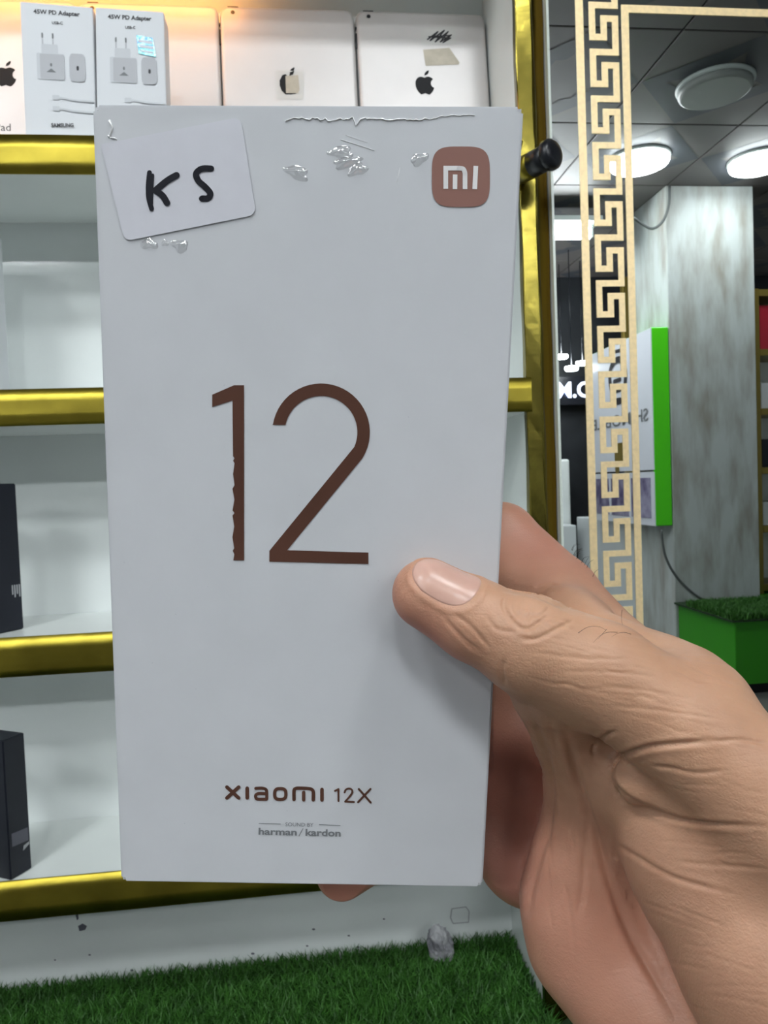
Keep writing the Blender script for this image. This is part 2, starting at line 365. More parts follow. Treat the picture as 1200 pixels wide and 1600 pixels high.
# far end of the shop in the mirror
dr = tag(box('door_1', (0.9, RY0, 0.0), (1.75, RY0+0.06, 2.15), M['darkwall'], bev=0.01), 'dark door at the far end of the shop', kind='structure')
for k, (x, y, Yv) in enumerate(((877, 555, 6.3), (893, 573, 5.9), (910, 565, 6.2))):
    p = onmir(x, y, Yv); e = tag(empty('hanging_lamp', p), ['small white hanging lamp, leftmost of the three far ones', 'small white hanging lamp, lowest of the three far ones', 'small white hanging lamp, rightmost of the three far ones'][k], 'lamp')
    d = disc_mesh('shade', 0.055, 0.03, 24); d.materials.append(M['tube']); o = link('diffuser', d, None, None); o.parent = e
    tube('cord', [(p[0], p[1], p[2]+0.002), (p[0], p[1], (p[2]+ZC)/2), (p[0], p[1], ZC-0.002)], 0.004, M['black'], e, 6)
lp = onmir(898, 610, 6.55)
lt = tag(empty('lit_letters', lp), 'pale glowing letters on the far dark wall', 'sign')
def lframe(u, v, h): return (lp[0]-0.16+u, lp[1]+0.0-h*0-0.0, lp[2]-v)
def lframe2(u, v, h): return (lp[0]+0.17-u, lp[1]+h, lp[2]-v)
text('letter', 'O.M', 0.0, 0.07, 0.34, 0.07, 0.15, lframe2, 0.012, M['signglow'], lt, 0.03)
box('backing', (lp[0]-0.22, lp[1]-0.04, lp[2]-0.13), (lp[0]+0.22, lp[1]-0.005, lp[2]+0.13), M['black'], lt, 0.003)
tag(box('wall_low', (2.38, -4.25, 0.0), (2.50, -3.085, zb-0.01), M['wall'], bev=0.008), 'low grey wall below the sign board', kind='structure')
tag(box('far_counter', (1.55, -4.30, 0.0), (2.30, -4.05, 0.88), M['wall'], bev=0.01), 'pale counter far behind the sign board', 'counter')
tag(box('far_cabinet', (2.02, -4.60, 0.0), (2.36, -4.32, 1.45), M['whitepanel'], bev=0.02), 'pale cabinet behind the pale counter in the mirror', 'cabinet')
d2a, d2b = onmir(972, 432, 6.4), onmir(1001, 432, 6.4)
tag(box('door_2', (d2a[0], -4.46, 0.0), (d2b[0]+0.5, -4.40, d2a[2]), M['olive'], bev=0.01), 'olive brown door frame seen past the key border', kind='structure')

# =================================================================== DISPLAY SHELF
SH = tag(empty('display_shelf', (0, 1.1, 0.52)), 'white display shelf with gold edged boards behind the hand', 'shelf')
XL, XR, YB = -0.85, 0.317, 1.18
ZT = 0.775                         # underside of the top board, relative to the eye
TURF = -0.785                      # level under the turf
box('back_panel', (XL, YB, CAMZ+TURF), (XR+0.04, YB+0.018, CAMZ+ZT+0.05), M['whitepanel'], SH)
box('side_board', (XR, FY+0.0125, CAMZ+TURF), (XR+0.038, YB-0.0002, CAMZ+ZT), M['white'], SH, 0.001)
box('side_board', (XL-0.02, FY+0.0125, CAMZ+TURF), (XL-0.0003, YB-0.0002, CAMZ+ZT), M['white'], SH, 0.001)
levels = [(0.4605, 0.413), (0.138, 0.0925), (-0.183, -0.2335), (-0.5055, -0.557), (ZT+0.05, ZT)]
for zt_, zb_ in levels:
    s = box('shelf_board', (XL, FY+0.002, CAMZ+zb_), (XR-0.0003, YB-0.0003, CAMZ+zt_), M['white'], SH, 0.0012)
    # wavy foil strip on the front edge
    n = 60; vs, fs = [], []
    for k in range(n+1):
        x = XL+(XR+0.004-XL)*k/n
        for q in range(4):
            z = CAMZ+zb_-0.0008+(zt_-zb_+0.0016)*q/3
            vs.append((x, FY-0.0012+0.0012*math.sin(k*0.9+zt_*20+q*0.6)*(0.4 if q in (0, 3) else 1)*0.6, z))
    for k in range(n+1):
        for q in (0, 3): 
            v = vs[k*4+q]; vs.append((v[0], FY+0.0016, v[2]))
    for k in range(n):
        for q in range(3): fs.append((k*4+q, (k+1)*4+q, (k+1)*4+q+1, k*4+q+1))
        b = 4*(n+1); fs.append((b+2*k, b+2*(k+1), (k+1)*4, k*4)); fs.append((k*4+3, (k+1)*4+3, b+2*(k+1)+1, b+2*k+1))
    link('gold_edge', mesh('gold_edge', vs, fs), M['gold'], s, True)
# gold post: flat front, ridge, angled side
vs, fs = [], []
prof = [(0.3135, 1.0115), (0.3135, 1.0005), (0.3150, 0.9995), (0.3345, 0.9990), (0.3360, 0.9975), (0.3378, 0.9990), (0.3400, 1.0010), (0.3560, 1.0105), (0.3560, 1.0115)]
nz = 50
for k in range(nz+1):
    z = CAMZ+TURF+(ZT+0.05-TURF)*k/nz
    for i, (x, y) in enumerate(prof): vs.append((x+0.0006*math.sin(k*1.3+i), y+0.0005*math.sin(k*0.8+i*2.1)*(1 if 1 < i < 7 else 0), z))
P_ = len(prof)
for k in range(nz):
    for i in range(P_-1): fs.append((k*P_+i, (k+1)*P_+i, (k+1)*P_+i+1, k*P_+i+1)[::-1])
fs.append(tuple(range(P_))); fs.append(tuple(range(nz*P_, (nz+1)*P_))[::-1])
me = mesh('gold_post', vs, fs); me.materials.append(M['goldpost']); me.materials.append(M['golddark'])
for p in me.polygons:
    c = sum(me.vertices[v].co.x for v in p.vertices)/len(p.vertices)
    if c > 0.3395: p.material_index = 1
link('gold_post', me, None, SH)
# warm strip light under the top board
ws = tag(empty('led_strip', (-0.32, 1.11, CAMZ+ZT)), 'warm strip light under the top board above the tablets', 'light')
box('light_bar', (-0.62, 1.105, CAMZ+ZT-0.012), (-0.07, 1.115, CAMZ+ZT-0.004), M['warm'], ws, 0.001)
box('mount', (-0.63, 1.103, CAMZ+ZT-0.004), (-0.06, 1.117, CAMZ+ZT-0.0002), M['lamprim'], ws)

# base under the shelf with turf on top
bc = tag(empty('base_cabinet', (0.3, 1.0, 0)), 'green base cabinet carrying the white display shelf', 'cabinet')
box('body', (-1.2, 0.72, 0.06), (1.9, 1.1995, CAMZ+TURF-0.012), M['green'], bc, 0.004)
box('plinth', (-1.15, 0.76, 0.0), (1.85, 1.19, 0.06), M['black'], bc)
box('worktop', (-1.22, 0.70, CAMZ+TURF-0.012), (1.92, 1.1995, CAMZ+TURF-0.0005), M['turfbase'], bc, 0.002)
rng = np.random.default_rng(3)
def blades(n, x0, x1, y0, y1, z, hmin=0.022, hmax=0.036, wid=0.0014):
    X = rng.uniform(x0, x1, n); Y = rng.uniform(y0, y1, n); a = rng.uniform(0, 2*np.pi, n); h = rng.uniform(hmin, hmax, n)
    lean = rng.normal(0, 0.4, (n, 2)); w = wid*rng.uniform(0.7, 1.3, n)
    dx, dy = np.cos(a)*w, np.sin(a)*w
    V = np.zeros((n, 5, 3))
    V[:, 0] = np.stack([X-dx, Y-dy, np.full(n, z)], 1); V[:, 1] = np.stack([X+dx, Y+dy, np.full(n, z)], 1)
    mx, my = X+lean[:, 0]*h*0.35, Y+lean[:, 1]*h*0.35
    V[:, 2] = np.stack([mx+dx*0.8, my+dy*0.8, z+h*0.6], 1); V[:, 3] = np.stack([mx-dx*0.8, my-dy*0.8, z+h*0.6], 1)
    V[:, 4] = np.stack([X+lean[:, 0]*h, Y+lean[:, 1]*h, z+h], 1)
    V[:, :, 1] = np.minimum(V[:, :, 1], y1+0.004)
    b = (np.arange(n)*5)[:, None]
    F4 = (b+np.array([[0, 1, 2, 3]])); F3 = b+np.array([[3, 2, 4]])
    me = bpy.data.meshes.new('turf'); me.vertices.add(n*5); me.vertices.foreach_set('co', V.reshape(-1))
    me.loops.add(n*7); me.polygons.add(2*n)
    li = np.concatenate([F4.reshape(-1), F3.reshape(-1)]); me.loops.foreach_set('vertex_index', li.astype(np.int32))
    st = np.concatenate([np.arange(n)*4, 4*n+np.arange(n)*3]); me.polygons.foreach_set('loop_start', st.astype(np.int32))
    me.update(calc_edges=True); me.validate(); return me
tag(link('artificial_turf', blades(70000, XL, XR-0.002, 0.86, YB-0.003, CAMZ+TURF), M['turf']), 'green artificial grass at the foot of the display shelf', 'turf', kind='stuff')
tag(link('artificial_turf', blades(9000, 0.36, 1.0, 0.84, 0.985, CAMZ+TURF), M['turf']), 'green artificial grass below the mirror', 'turf', kind='stuff')
tag(link('artificial_turf', blades(16000, BX0-0.03, BX0+0.9, BY1-0.5, BY1+0.03, BZ, 0.03, 0.05, 0.003), M['turf']), 'green artificial grass on the reflected base cabinet', 'turf', kind='stuff')
# crumpled scrap on the turf by the panel
bm = bmesh.new(); bmesh.ops.create_icosphere(bm, subdivisions=4, radius=1)
sc_c = onY(688, 1481, 1.14)
from mathutils import noise as mnoise
for v in bm.verts:
    p = v.co.copy(); f = 1+0.45*(mnoise.ridged_multi_fractal(p*1.6+Vector((3, 1, 7)), 0.9, 2.2, 4, 1.0, 2.0)-1.2)*0.6
    q = Vector((p.x*0.020*f, p.y*0.014*f, p.z*0.034*f)); q.x += 0.012*(-p.z)*0.4*f
    v.co = q + Vector(sc_c) + Vector((0, 0, 0.002))
tag(link('plastic_scrap', bm_mesh('plastic_scrap', bm), M['scrap']), 'crumpled grey plastic scrap on the grass by the panel', 'litter')
# faint sticker and holes on the lower back panel
def bpanel(px, py, h=0): 
    p = onY(px, py, YB-0.0006-h); return tuple(p)
flat('sticker_trace', stroke_polys([(706, 1420), (728, 1417), (733, 1424), (732, 1441), (708, 1443), (704, 1434)], 1.6, closed=True), bpanel, 0.0, M['printgrey'], SH)
flat('stain', [[(118, 1430), (122, 1428), (123, 1436), (120, 1438)], [(122, 1447), (129, 1443), (136, 1447), (133, 1453), (124, 1455)]] +
     [[(x+a*2.2*math.cos(t), y+a*1.4*math.sin(t)) for t in (0, 1, 2, 3, 4, 5)] for x, y, a in ((140, 1492, 1), (206, 1516, 1.3), (86, 1500, .8), (490, 1452, 1.2), (545, 1462, 1), (560, 1480, 1.2), (600, 1436, .9), (395, 1490, 1.4), (365, 1506, 1), (168, 1540, 1), (480, 1478, 1))], bpanel, 0.0, M['dimprint'], SH)['kind'] = 'stuff'

# =================================================================== MIRROR
MI = tag(empty('mirror', (0.9, FY, CAMZ)), 'tall wall mirror with a gold key pattern border', 'mirror')
MX0, MX1, MZ0, MZ1 = 0.3575, 1.75, CAMZ+TURF+0.003, CAMZ+0.95
me = mesh('glass', [(MX0+0.0035, FY, MZ0), (MX1, FY, MZ0), (MX1, FY, MZ1), (MX0+0.0035, FY, MZ1), (MX0+0.0035, FY+0.006, MZ0), (MX1, FY+0.006, MZ0), (MX1, FY+0.006, MZ1), (MX0+0.0035, FY+0.006, MZ1)],
          [(0, 1, 2, 3), (4, 7, 6, 5), (0, 4, 5, 1), (3, 2, 6, 7), (1, 5, 6, 2), (0, 3, 7, 4)])
link('glass', me, M['mirror'], MI)
box('polished_edge', (MX0, FY-0.0008, MZ0), (MX0+0.0034, FY+0.006, MZ1), M['mirroredge'], MI)
box('backing', (MX0, FY+0.0062, MZ0), (MX1, 1.1995, MZ1), M['wall'], MI)
def dec(name, x0, z0, x1, z1): return box(name, (x0, FY-0.0009, CAMZ+z0), (x1, FY-0.0001, CAMZ+z1), M['decal'], MI)
dec('border_line', 0.3990, TURF+0.002, 0.4098, 0.94)
dec('border_line', 0.4650, TURF+0.06, 0.4752, 0.6480)
dec('border_line', 0.4753, 0.6375, 1.60, 0.6480)
XLk, XMk, XRk = 0.4225, 0.4390, 0.4555; wS = 0.0086; PER = 0.0632
key = []
z0 = 0.6285
# vertical positions measured down from one top bar
zt_ = z0 + 3*PER
while zt_ > TURF+0.08:
    top, bot, con, nbot = zt_, zt_-0.0253, zt_-0.0455, zt_-0.0253-PER
    key += [((XMk, bot), (XMk, top)), ((XMk, top), (XRk, top)), ((XRk, top), (XRk, con)), ((XRk, con), (XLk, con)), ((XLk, con), (XLk, nbot)), ((XLk, nbot), (XMk, nbot))]
    zt_ -= PER
vs, fs = [], []
for (xa, za), (xb, zb2) in key:
    sx, sz = (xb > xa)-(xb < xa), (zb2 > za)-(zb2 < za)      # each bar starts where the one before it ends
    xa, xb, za, zb2 = xa+sx*wS/2, xb+sx*wS/2, za+sz*wS/2, zb2+sz*wS/2
    x0_, x1_ = min(xa, xb)-(wS/2 if sx == 0 else 0), max(xa, xb)+(wS/2 if sx == 0 else 0)
    z0_, z1_ = min(za, zb2)-(wS/2 if sz == 0 else 0), max(za, zb2)+(wS/2 if sz == 0 else 0)
    b = len(vs); vs += [(x, y, CAMZ+z) for y in (FY-0.0009, FY-0.0001) for x, z in ((x0_, z0_), (x1_, z0_), (x1_, z1_), (x0_, z1_))]
    fs += [(b, b+1, b+2, b+3), (b+4, b+7, b+6, b+5), (b, b+4, b+5, b+1), (b+1, b+5, b+6, b+2), (b+2, b+6, b+7, b+3), (b+3, b+7, b+4, b)]
link('key_pattern', mesh('key_pattern', vs, fs), M['decal'], MI)
# black knob on the gold post
kb = tag(empty('door_knob', tuple(onY(848, 248, 0.98))), 'black cylindrical knob with gold base on the gold post', 'knob')
k0 = Vector(onY(812, 268, 0.990)); k1 = Vector(onY(833, 257, 0.955)); k2 = Vector(onY(858, 243, 0.93)); k3 = Vector(onY(864, 240, 0.925))
tube('base', [k0, k0.lerp(k1, 0.6), k0.lerp(k1, 1.05)], 0.0165, M['gold'], kb, 20)
tube('stem', [k1, k1.lerp(k2, 0.5), k2], 0.0165, M['black'], kb, 20)
tube('head', [k2.lerp(k3, -0.6), k2.lerp(k3, -0.3), k2.lerp(k3, 0.5), k3, k3+(k3-k2)*0.6, k3+(k3-k2)*0.9], 0.0195, M['black'], kb, 20, taper=lambda t: [0.86, 1, 1, 0.97, 0.8, 0.45][int(round(t*5))])

# =================================================================== THINGS ON THE SHELVES
Z1 = CAMZ+0.4605; Z2 = CAMZ+0.138; Z3 = CAMZ-0.183; Z4 = CAMZ-0.5055
# ---- tablets leaning on the back panel
def slab(w, h, t, r, e, seg=8):
    """rounded slab in x (w), z (h), y from -t..0 with softened back edge (front towards -y)"""
    rings = []
    for off, y in ((e*0.9, 0.0), (0.0, -t*0.15), (0.0, -t*0.45), (e*0.25, -t*0.75), (e*0.7, -t*0.94), (e*1.5, -t)):
        rings.append([(x, y, z) for x, z in rrect(-w/2+off, off, w/2-off, h-off, max(r-off, 0.002), seg)])
    n = len(rings[0]); vs = [p for R in rings for p in R]; fs = []
    for q in range(len(rings)-1):
        for k in range(n): fs.append((q*n+k, q*n+(k+1) % n, (q+1)*n+(k+1) % n, (q+1)*n+k))
    fs.append(tuple(range(n))); fs.append(tuple(range((len(rings)-1)*n, len(rings)*n))[::-1])
    bm = bmesh.new(); me0 = mesh('slab', vs, fs); bm.from_mesh(me0); bmesh.ops.recalc_face_normals(bm, faces=bm.faces[:]); bpy.data.meshes.remove(me0)
    me = bm_mesh('slab', bm); me.polygons.foreach_set('use_smooth', [len(p.vertices) == 4 for p in me.polygons]); return me
TW, THt, TT = 0.2035, 0.268, 0.0105
slab_me = slab(TW, THt, TT, 0.0135, 0.004)
def apple_polys(s):
    body = sm([(0.0, 0.30), (0.14, 0.35), (0.27, 0.33), (0.385, 0.24), (0.30, 0.13), (0.285, -0.01), (0.345, -0.13), (0.425, -0.175), (0.34, -0.36), (0.21, -0.49), (0.10, -0.475), (0.0, -0.44), (-0.10, -0.475), (-0.20, -0.49),
               (-0.34, -0.33), (-0.42, -0.12), (-0.42, 0.10), (-0.34, 0.26), (-0.21, 0.335), (-0.09, 0.33), (0.0, 0.30)], 4)[:-1]
    leaf = sm([(0.0, 0.40), (0.03, 0.52), (0.12, 0.61), (0.21, 0.645), (0.20, 0.54), (0.12, 0.44), (0.0, 0.40)], 4)[:-1]
    return [[(x*s, z*s) for x, z in body], [(x*s, z*s) for x, z in leaf]]
tilt = math.atan2(0.028, 0.26)
tabs = []
def tablet(xc, label):
    e = empty('tablet', (xc, 1.138, Z1+0.0012)); e.rotation_euler = (-tilt, 0, 0); tag(e, label, 'tablet', 'silver tablets on the top shelf')
    b = bpy.data.objects.new('body', slab_me); COL.objects.link(b); b.parent = e
    if not slab_me.materials: slab_me.materials.append(M['ipad'])
    def fr(u, v, h=0): return (u, -TT-0.0002-h, v)
    def add(name, polys, h, mtl):
        vs, fs = [], []
        for p in polys:
            k = len(vs); vs += [fr(u, v, h) for u, v in p]; fs.append(list(range(k, k+len(p))))
        me = mesh(name, vs, fs); bm = bmesh.new(); bm.from_mesh(me); bmesh.ops.triangulate(bm, faces=bm.faces[:]); bm.to_mesh(me); bm.free()
        me.materials.append(mtl); o = bpy.data.objects.new(name, me); COL.objects.link(o); o.parent = e; return o
    add('logo', [[(u, v+0.150) for u, v in p] for p in apple_polys(0.034)], 0.0001, M['logo'])
    cam_ = add('camera_lens', [[(-TW/2+0.020+0.0032*math.cos(t), THt-0.011+0.0032*math.sin(t)) for t in [k*math.pi/6 for k in range(12)]]], 0.0001, M['black'])
    for z0_, z1_ in ((THt-0.030, THt-0.026), (THt-0.060, THt-0.036)):
        o = link('side_button', box_mesh('side_button', (-TW/2-0.0014, -TT*0.72, z0_), (-TW/2+0.002, -TT*0.35, z1_), 0.0006), M['black']); o.parent = e
    o = link('power_button', box_mesh('power_button', (-TW/2+0.012, -TT*0.7, THt-0.001), (-TW/2+0.028, -TT*0.35, THt+0.0014), 0.0005), M['black']); o.parent = e
    r = link('bezel_rim', box_mesh('bezel_rim', (-TW/2+0.004, 0.0002, 0.004), (TW/2-0.004, 0.0016, THt-0.004), 0.0005), M['ipadrim']); r.parent = e
    return e, add
t0, a0 = tablet(-0.4035, 'silver tablet at the left edge beside the small white cartons')
t1, a1 = tablet(-0.1985, 'silver tablet half hidden behind the two white cartons')
t2, a2 = tablet(0.0065, 'silver tablet with a beige patch covering half its black emblem')
t3, a3 = tablet(0.2125, 'silver tablet with scribbled tape and beige tape at upper right')
# tapes; positions measured from the picture on the leaning back
def tabuv(e, px, py):
    Mi = WM(e).inverted(); o = Mi @ Vector(CAM); d = (Mi.to_3x3() @ Vector(raydir(px, py))); s = (-TT-o.y)/d.y; p = o+d*s; return (p.x, p.z)
def pxpoly(e, pts): return [tabuv(e, *p) for p in pts]
a2('clear_patch', [pxpoly(t2, [(431, 110), (475, 112), (474, 156), (432, 155)])], 0.00022, M['clear'])
a2('emblem_left', [pxpoly(t2, [(446, 116), (441, 118), (437, 126), (437, 134), (440, 142), (446, 148), (455, 148), (462, 147), (466, 144), (466, 138), (450, 120)])], 0.0004, M['logo'])
a2('emblem_leaf', [pxpoly(t2, [(452, 119), (453, 113), (460, 111), (458, 117)])], 0.0004, M['logo'])
a2('beige_patch', [pxpoly(t2, [(446, 119), (466, 118), (468, 140), (466, 146), (447, 146)])], 0.0006, M['tape'])
a3('clear_tape', [pxpoly(t3, [(656, 43), (711, 41), (713, 69), (658, 70)])], 0.0003, M['clear'])
a3('beige_tape', [pxpoly(t3, [(661, 78), (702, 75), (718, 98), (717, 101), (665, 103)])], 0.0003, M['tape'])
scr = [(668, 62), (684, 50), (672, 64), (694, 48), (680, 66), (700, 50), (688, 66), (705, 55), (692, 67), (704, 60), (670, 58), (703, 56)]
a3('scribble', stroke_polys(pxpoly(t3, scr), 0.0022), 0.0005, M['ink'])
V, F = text_tris('iPad')
a0_ = mesh('lettering', [(-0.020+x*0.016, -TT-0.0004, 0.066+y*0.016) for x, y in V], F); a0_.materials.append(M['ink'])
o = bpy.data.objects.new('lettering', a0_); COL.objects.link(o); o.parent = t0

# ---- two charger cartons
def charger(cpx, depth, label, holo):
    """front face corners from the picture"""
    tl, tr, br, bl = [Vector(onY(*c, depth)) for c in cpx]
    zb_ = Z1+0.0006
    bl = Vector((bl.x, depth, zb_)); br = Vector((br.x, depth+0.002, zb_)); tl = Vector((tl.x, depth+0.0, tl.z)); tr = Vector((tr.x, depth+0.002, tr.z))
    e = empty('charger_carton', ((bl.x+br.x)/2, depth+0.02, zb_)); tag(e, label, 'box', 'charger cartons on the top shelf')
    d = Vector((0.0, 0.036, 0))
    vs = [bl, br, tr, tl, bl+d, br+d, tr+d, tl+d]
    bm = bmesh.new(); V = [bm.verts.new(v) for v in vs]
    for f in ((0, 1, 2, 3), (5, 4, 7, 6), (4, 0, 3, 7), (1, 5, 6, 2), (3, 2, 6, 7), (4, 5, 1, 0)): bm.faces.new([V[i] for i in f])
    bmesh.ops.bevel(bm, geom=bm.edges[:], offset=0.0008, segments=2, affect='EDGES')
    link('carton', bm_mesh('carton', bm), M['carton'], e)
    x0, y0 = cpx[0]; 
    nrm = Vector((0, -1, 0))
    def fr(u, v, h=0):         # u,v 0..1 over the face, v down
        p = tl.lerp(tr, u).lerp(bl0.lerp(br0, u), v); return p+nrm*(0.0003+h)
    bl0 = Vector(onY(*cpx[3], depth)); br0 = Vector(onY(*cpx[2], depth))
    text('heading', '45W PD Adapter', 0.18, 0.095, 0.82, 0.090, 0.045, fr, 0.0, M['ink'], e, 0.03)
    text('subheading', 'USB-C', 0.43, 0.155, 0.58, 0.152, 0.022, fr, 0.0, M['ink'], e, 0.02)
    flat('plug_picture', [rrect(0.20, 0.38, 0.58, 0.58, 0.015), rrect(0.27, 0.31, 0.50, 0.39, 0.015)], fr, 0.0001, M['faint2'], e)
    flat('plug_face', [rrect(0.245, 0.385, 0.585, 0.575, 0.015)], fr, 0.0002, M['faint'], e)
    for u in (0.29, 0.435): flat('pin', [rrect(u-0.012, 0.225, u+0.012, 0.265, 0.008)], fr, 0.0001, M['hk'], e); flat('pin_shaft', [rrect(u-0.010, 0.265, u+0.010, 0.315, 0.004)], fr, 0.0001, M['faint'], e)
    flat('side_picture', [rrect(0.655, 0.37, 0.88, 0.585, 0.05)], fr, 0.0001, M['faint'], e)
    flat('port', [rrect(0.755, 0.465, 0.79, 0.50, 0.012)], fr, 0.0003, M['ink'], e)
    flat('mark', [rrect(0.385, 0.455, 0.415, 0.48, 0.01), [(0.33, 0.525), (0.40, 0.495), (0.47, 0.525)]], fr, 0.0003, M['hk'], e)
    for v in (0.715, 0.800): flat('cable_picture', stroke_polys(sm([(0.42, v), (0.55, v+0.002), (0.7, v+0.015), (0.99, v+0.02)], 4), 0.014) + [rrect(0.40, v-0.018, 0.50, v+0.018, 0.008)], fr, 0.0001, M['faint2'], e)
    text('brand', 'SAMSUNG', 0.37, 0.945, 0.69, 0.940, 0.032, fr, 0.0, M['ink'], e, 0.03)
    if holo:
        flat('hologram_seal', [[(0.59, 0.20), (0.83, 0.215), (0.87, 0.365), (0.62, 0.345)]], fr, 0.0004, M['holo'], e)
        flat('seal_print', stroke_polys([(0.63, 0.245), (0.82, 0.255)], 0.022) + stroke_polys([(0.64, 0.285), (0.83, 0.295)], 0.022) + stroke_polys([(0.65, 0.32), (0.82, 0.335)], 0.018), fr, 0.0006, M['signwhite'], e)
charger([(31, 2), (144, 10), (149, 212), (40, 209)], 1.012, 'white carton with plug print standing beside the leftmost tablet', False)
charger([(149, 11), (255, 17), (261, 214), (152, 212)], 1.014, 'white carton with a small hologram seal at its upper right', True)

# ---- white carton at the left edge of the second compartment
pc = onZ(11, 604, 0.138+0.001)
wcx = onY(9.5, 500, 1.10)[0]; wh = onY(6, 374, 1.10)[2]
tag(box('white_phone_carton', (wcx-0.085, 1.03, Z2+0.0005), (wcx, 1.10, wh), M['carton'], bev=0.001), 'white upright carton at the left edge of the second shelf', 'box')
# ---- dark carton on the third shelf
def dark_box(cn, dirn_px, top_px, zshelf, w_left, label, depth=0.09):
    """corner pixel cn on the shelf, right face runs to dirn_px, height from top_px"""
    c = Vector(onZ(*cn, zshelf+0.0006)); r = Vector(onZ(*dirn_px, zshelf+0.0006)); ax = (r-c); L = ax.length; ax.normalize(); ay = Vector((-ax.y, ax.x, 0))
    ztop = onY(*top_px, c.y)[2]; e = tag(empty('dark_carton', c), label, 'box')
    P = [c, r, r+ay*w_left, c+ay*w_left]; bm = bmesh.new(); V = [bm.verts.new(p) for p in P]+[bm.verts.new((p.x, p.y, ztop)) for p in P]
    for f in ((0, 1, 5, 4), (1, 2, 6, 5), (2, 3, 7, 6), (3, 0, 4, 7), (4, 5, 6, 7), (3, 2, 1, 0)): bm.faces.new([V[i] for i in f])
    bmesh.ops.recalc_face_normals(bm, faces=bm.faces[:]); bmesh.ops.bevel(bm, geom=bm.edges[:], offset=0.0012, segments=2, affect='EDGES')
    link('carton', bm_mesh('carton', bm), M['blackbox'], e)
    nrm = ax.cross(Vector((0, 0, 1)))
    if nrm.dot(Vector(CAM)-c) < 0: nrm = -nrm
    def fr(u, v, h=0): return c+ax*(L*u)+Vector((0, 0, (ztop-c.z)*v))+nrm*(0.0004+h)
    return e, fr
e3, f3 = dark_box((-150, 1022), (37.5, 982), (29, 752), -0.183, 0.05, 'tall dark carton with small white print on the third shelf')
for k in range(4):
    flat('print_line', [rrect(0.905+0.022*k, 0.245-0.02*(k % 2), 0.918+0.022*k, 0.31, 0.003)], f3, 0.0, M['printgrey'], e3)
e4, f4 = dark_box((17, 1376), (50, 1356), (1, 1158), -0.5055, 0.075, 'dark carton turned corner first on the lowest shelf')
flat('label', [[(0.14, 0.23), (0.90, 0.215), (0.90, 0.31), (0.14, 0.325)]], f4, 0.0, M['dimprint'], e4)
flat('label_tail', [[(0.62, 0.16), (0.93, 0.185), (0.93, 0.205), (0.66, 0.195)]], f4, 0.0, M['printgrey'], e4)

# =================================================================== THE PHONE BOX IN THE HAND
SB = 0.086/0.088
TLc, TRc, BRc, BLc = (144, 163), (818.5, 166), (754, 1387), (189, 1378)
# plane of the front face in camera space (mean pose fit)
pts_fit = np.array([[-0.0599, -0.0841, 0.1506], [0.0281, -0.082, 0.1499], [0.0243, 0.0914, 0.1779], [-0.0637, 0.0893, 0.1787]])*SB
pc0 = pts_fit.mean(0); nb = np.cross(pts_fit[1]-pts_fit[0], pts_fit[3]-pts_fit[0]); nb /= np.linalg.norm(nb)
if nb[2] > 0: nb = -nb            # towards the camera
NB = nb @ RC
def Bc(px, py, h=0.0):            # camera-space point on the face, lifted by h
    d = np.array([(px-600)/FPX, (py-800)/FPX, 1.0]); p = d*((pc0 @ nb)/(d @ nb)); return p + nb*h
def B(px, py, h=0.0):
    return Vector(CAM + Bc(px, py, h) @ RC)
TB = 0.046
PB = tag(empty('phone_box', B(470, 1382, -TB/2)), 'sealed white phone box with copper numerals held up in the hand', 'box')
corn = [B(*c) for c in (BLc, BRc, TRc, TLc)]; nv = Vector(NB)
bm = bmesh.new(); V = [bm.verts.new(p) for p in corn]+[bm.verts.new(p-nv*TB) for p in corn]
for f in ((0, 1, 2, 3), (7, 6, 5, 4), (0, 4, 5, 1), (1, 5, 6, 2), (2, 6, 7, 3), (3, 7, 4, 0)): bm.faces.new([V[i] for i in f])
bmesh.ops.recalc_face_normals(bm, faces=bm.faces[:])
front = set(V[:4])
ee = [e for e in bm.edges if not (e.verts[0] in front and e.verts[1] in front) and (e.verts[0] in front or e.verts[1] in front)]
r = bmesh.ops.bevel(bm, geom=ee, offset=0.0008, segments=4, affect='EDGES')
ef = [e for e in bm.edges if len(e.link_faces) == 2 and e.calc_face_angle(0) > 0.6]
bmesh.ops.bevel(bm, geom=ef, offset=0.0004, segments=2, affect='EDGES')
link('carton', bm_mesh('carton', bm), M['box'], PB)
def Z(ox, oy, s): return lambda pts: [(ox+x/s, oy+y/s) for x, y in pts]
H1, H2, H3 = 0.00012, 0.0002, 0.00034
# big 12
z = Z(300, 560, 3.529)
left = [(228, 232)]; yy = 540
one = [(112, 200), (232, 148), (288, 148), (288, 1113), (228, 1113)]
k = 0
while yy < 1080:
    k += 1; one.append((228+(7 if k % 2 else -3)+random.uniform(-2, 2), 1080-(yy-540))); yy += random.choice((14, 20, 30, 46, 60))
one += [(227, 540), (224, 232), (112, 268)]
flat('printed_numeral', [z(one)], B, H1, M['copper'], PB)
cx, cy, Ro, Ri = 712, 407, 269, 200
def arc(R, a0, a1, n=30): return [(cx+R*math.cos(math.radians(a0+(a1-a0)*k/n)), cy-R*1.0*math.sin(math.radians(a0+(a1-a0)*k/n))) for k in range(n+1)]
outer = arc(Ro, 171.5, -32); inner = arc(Ri, -24, 168.5)
two = [(443, 367)] + outer + [(525, 1057), (973, 1070), (973, 1133), (427, 1120), (427, 1060)] + inner + [(510, 367)]
flat('printed_numeral', [z(two)], B, H1, M['copper'], PB)
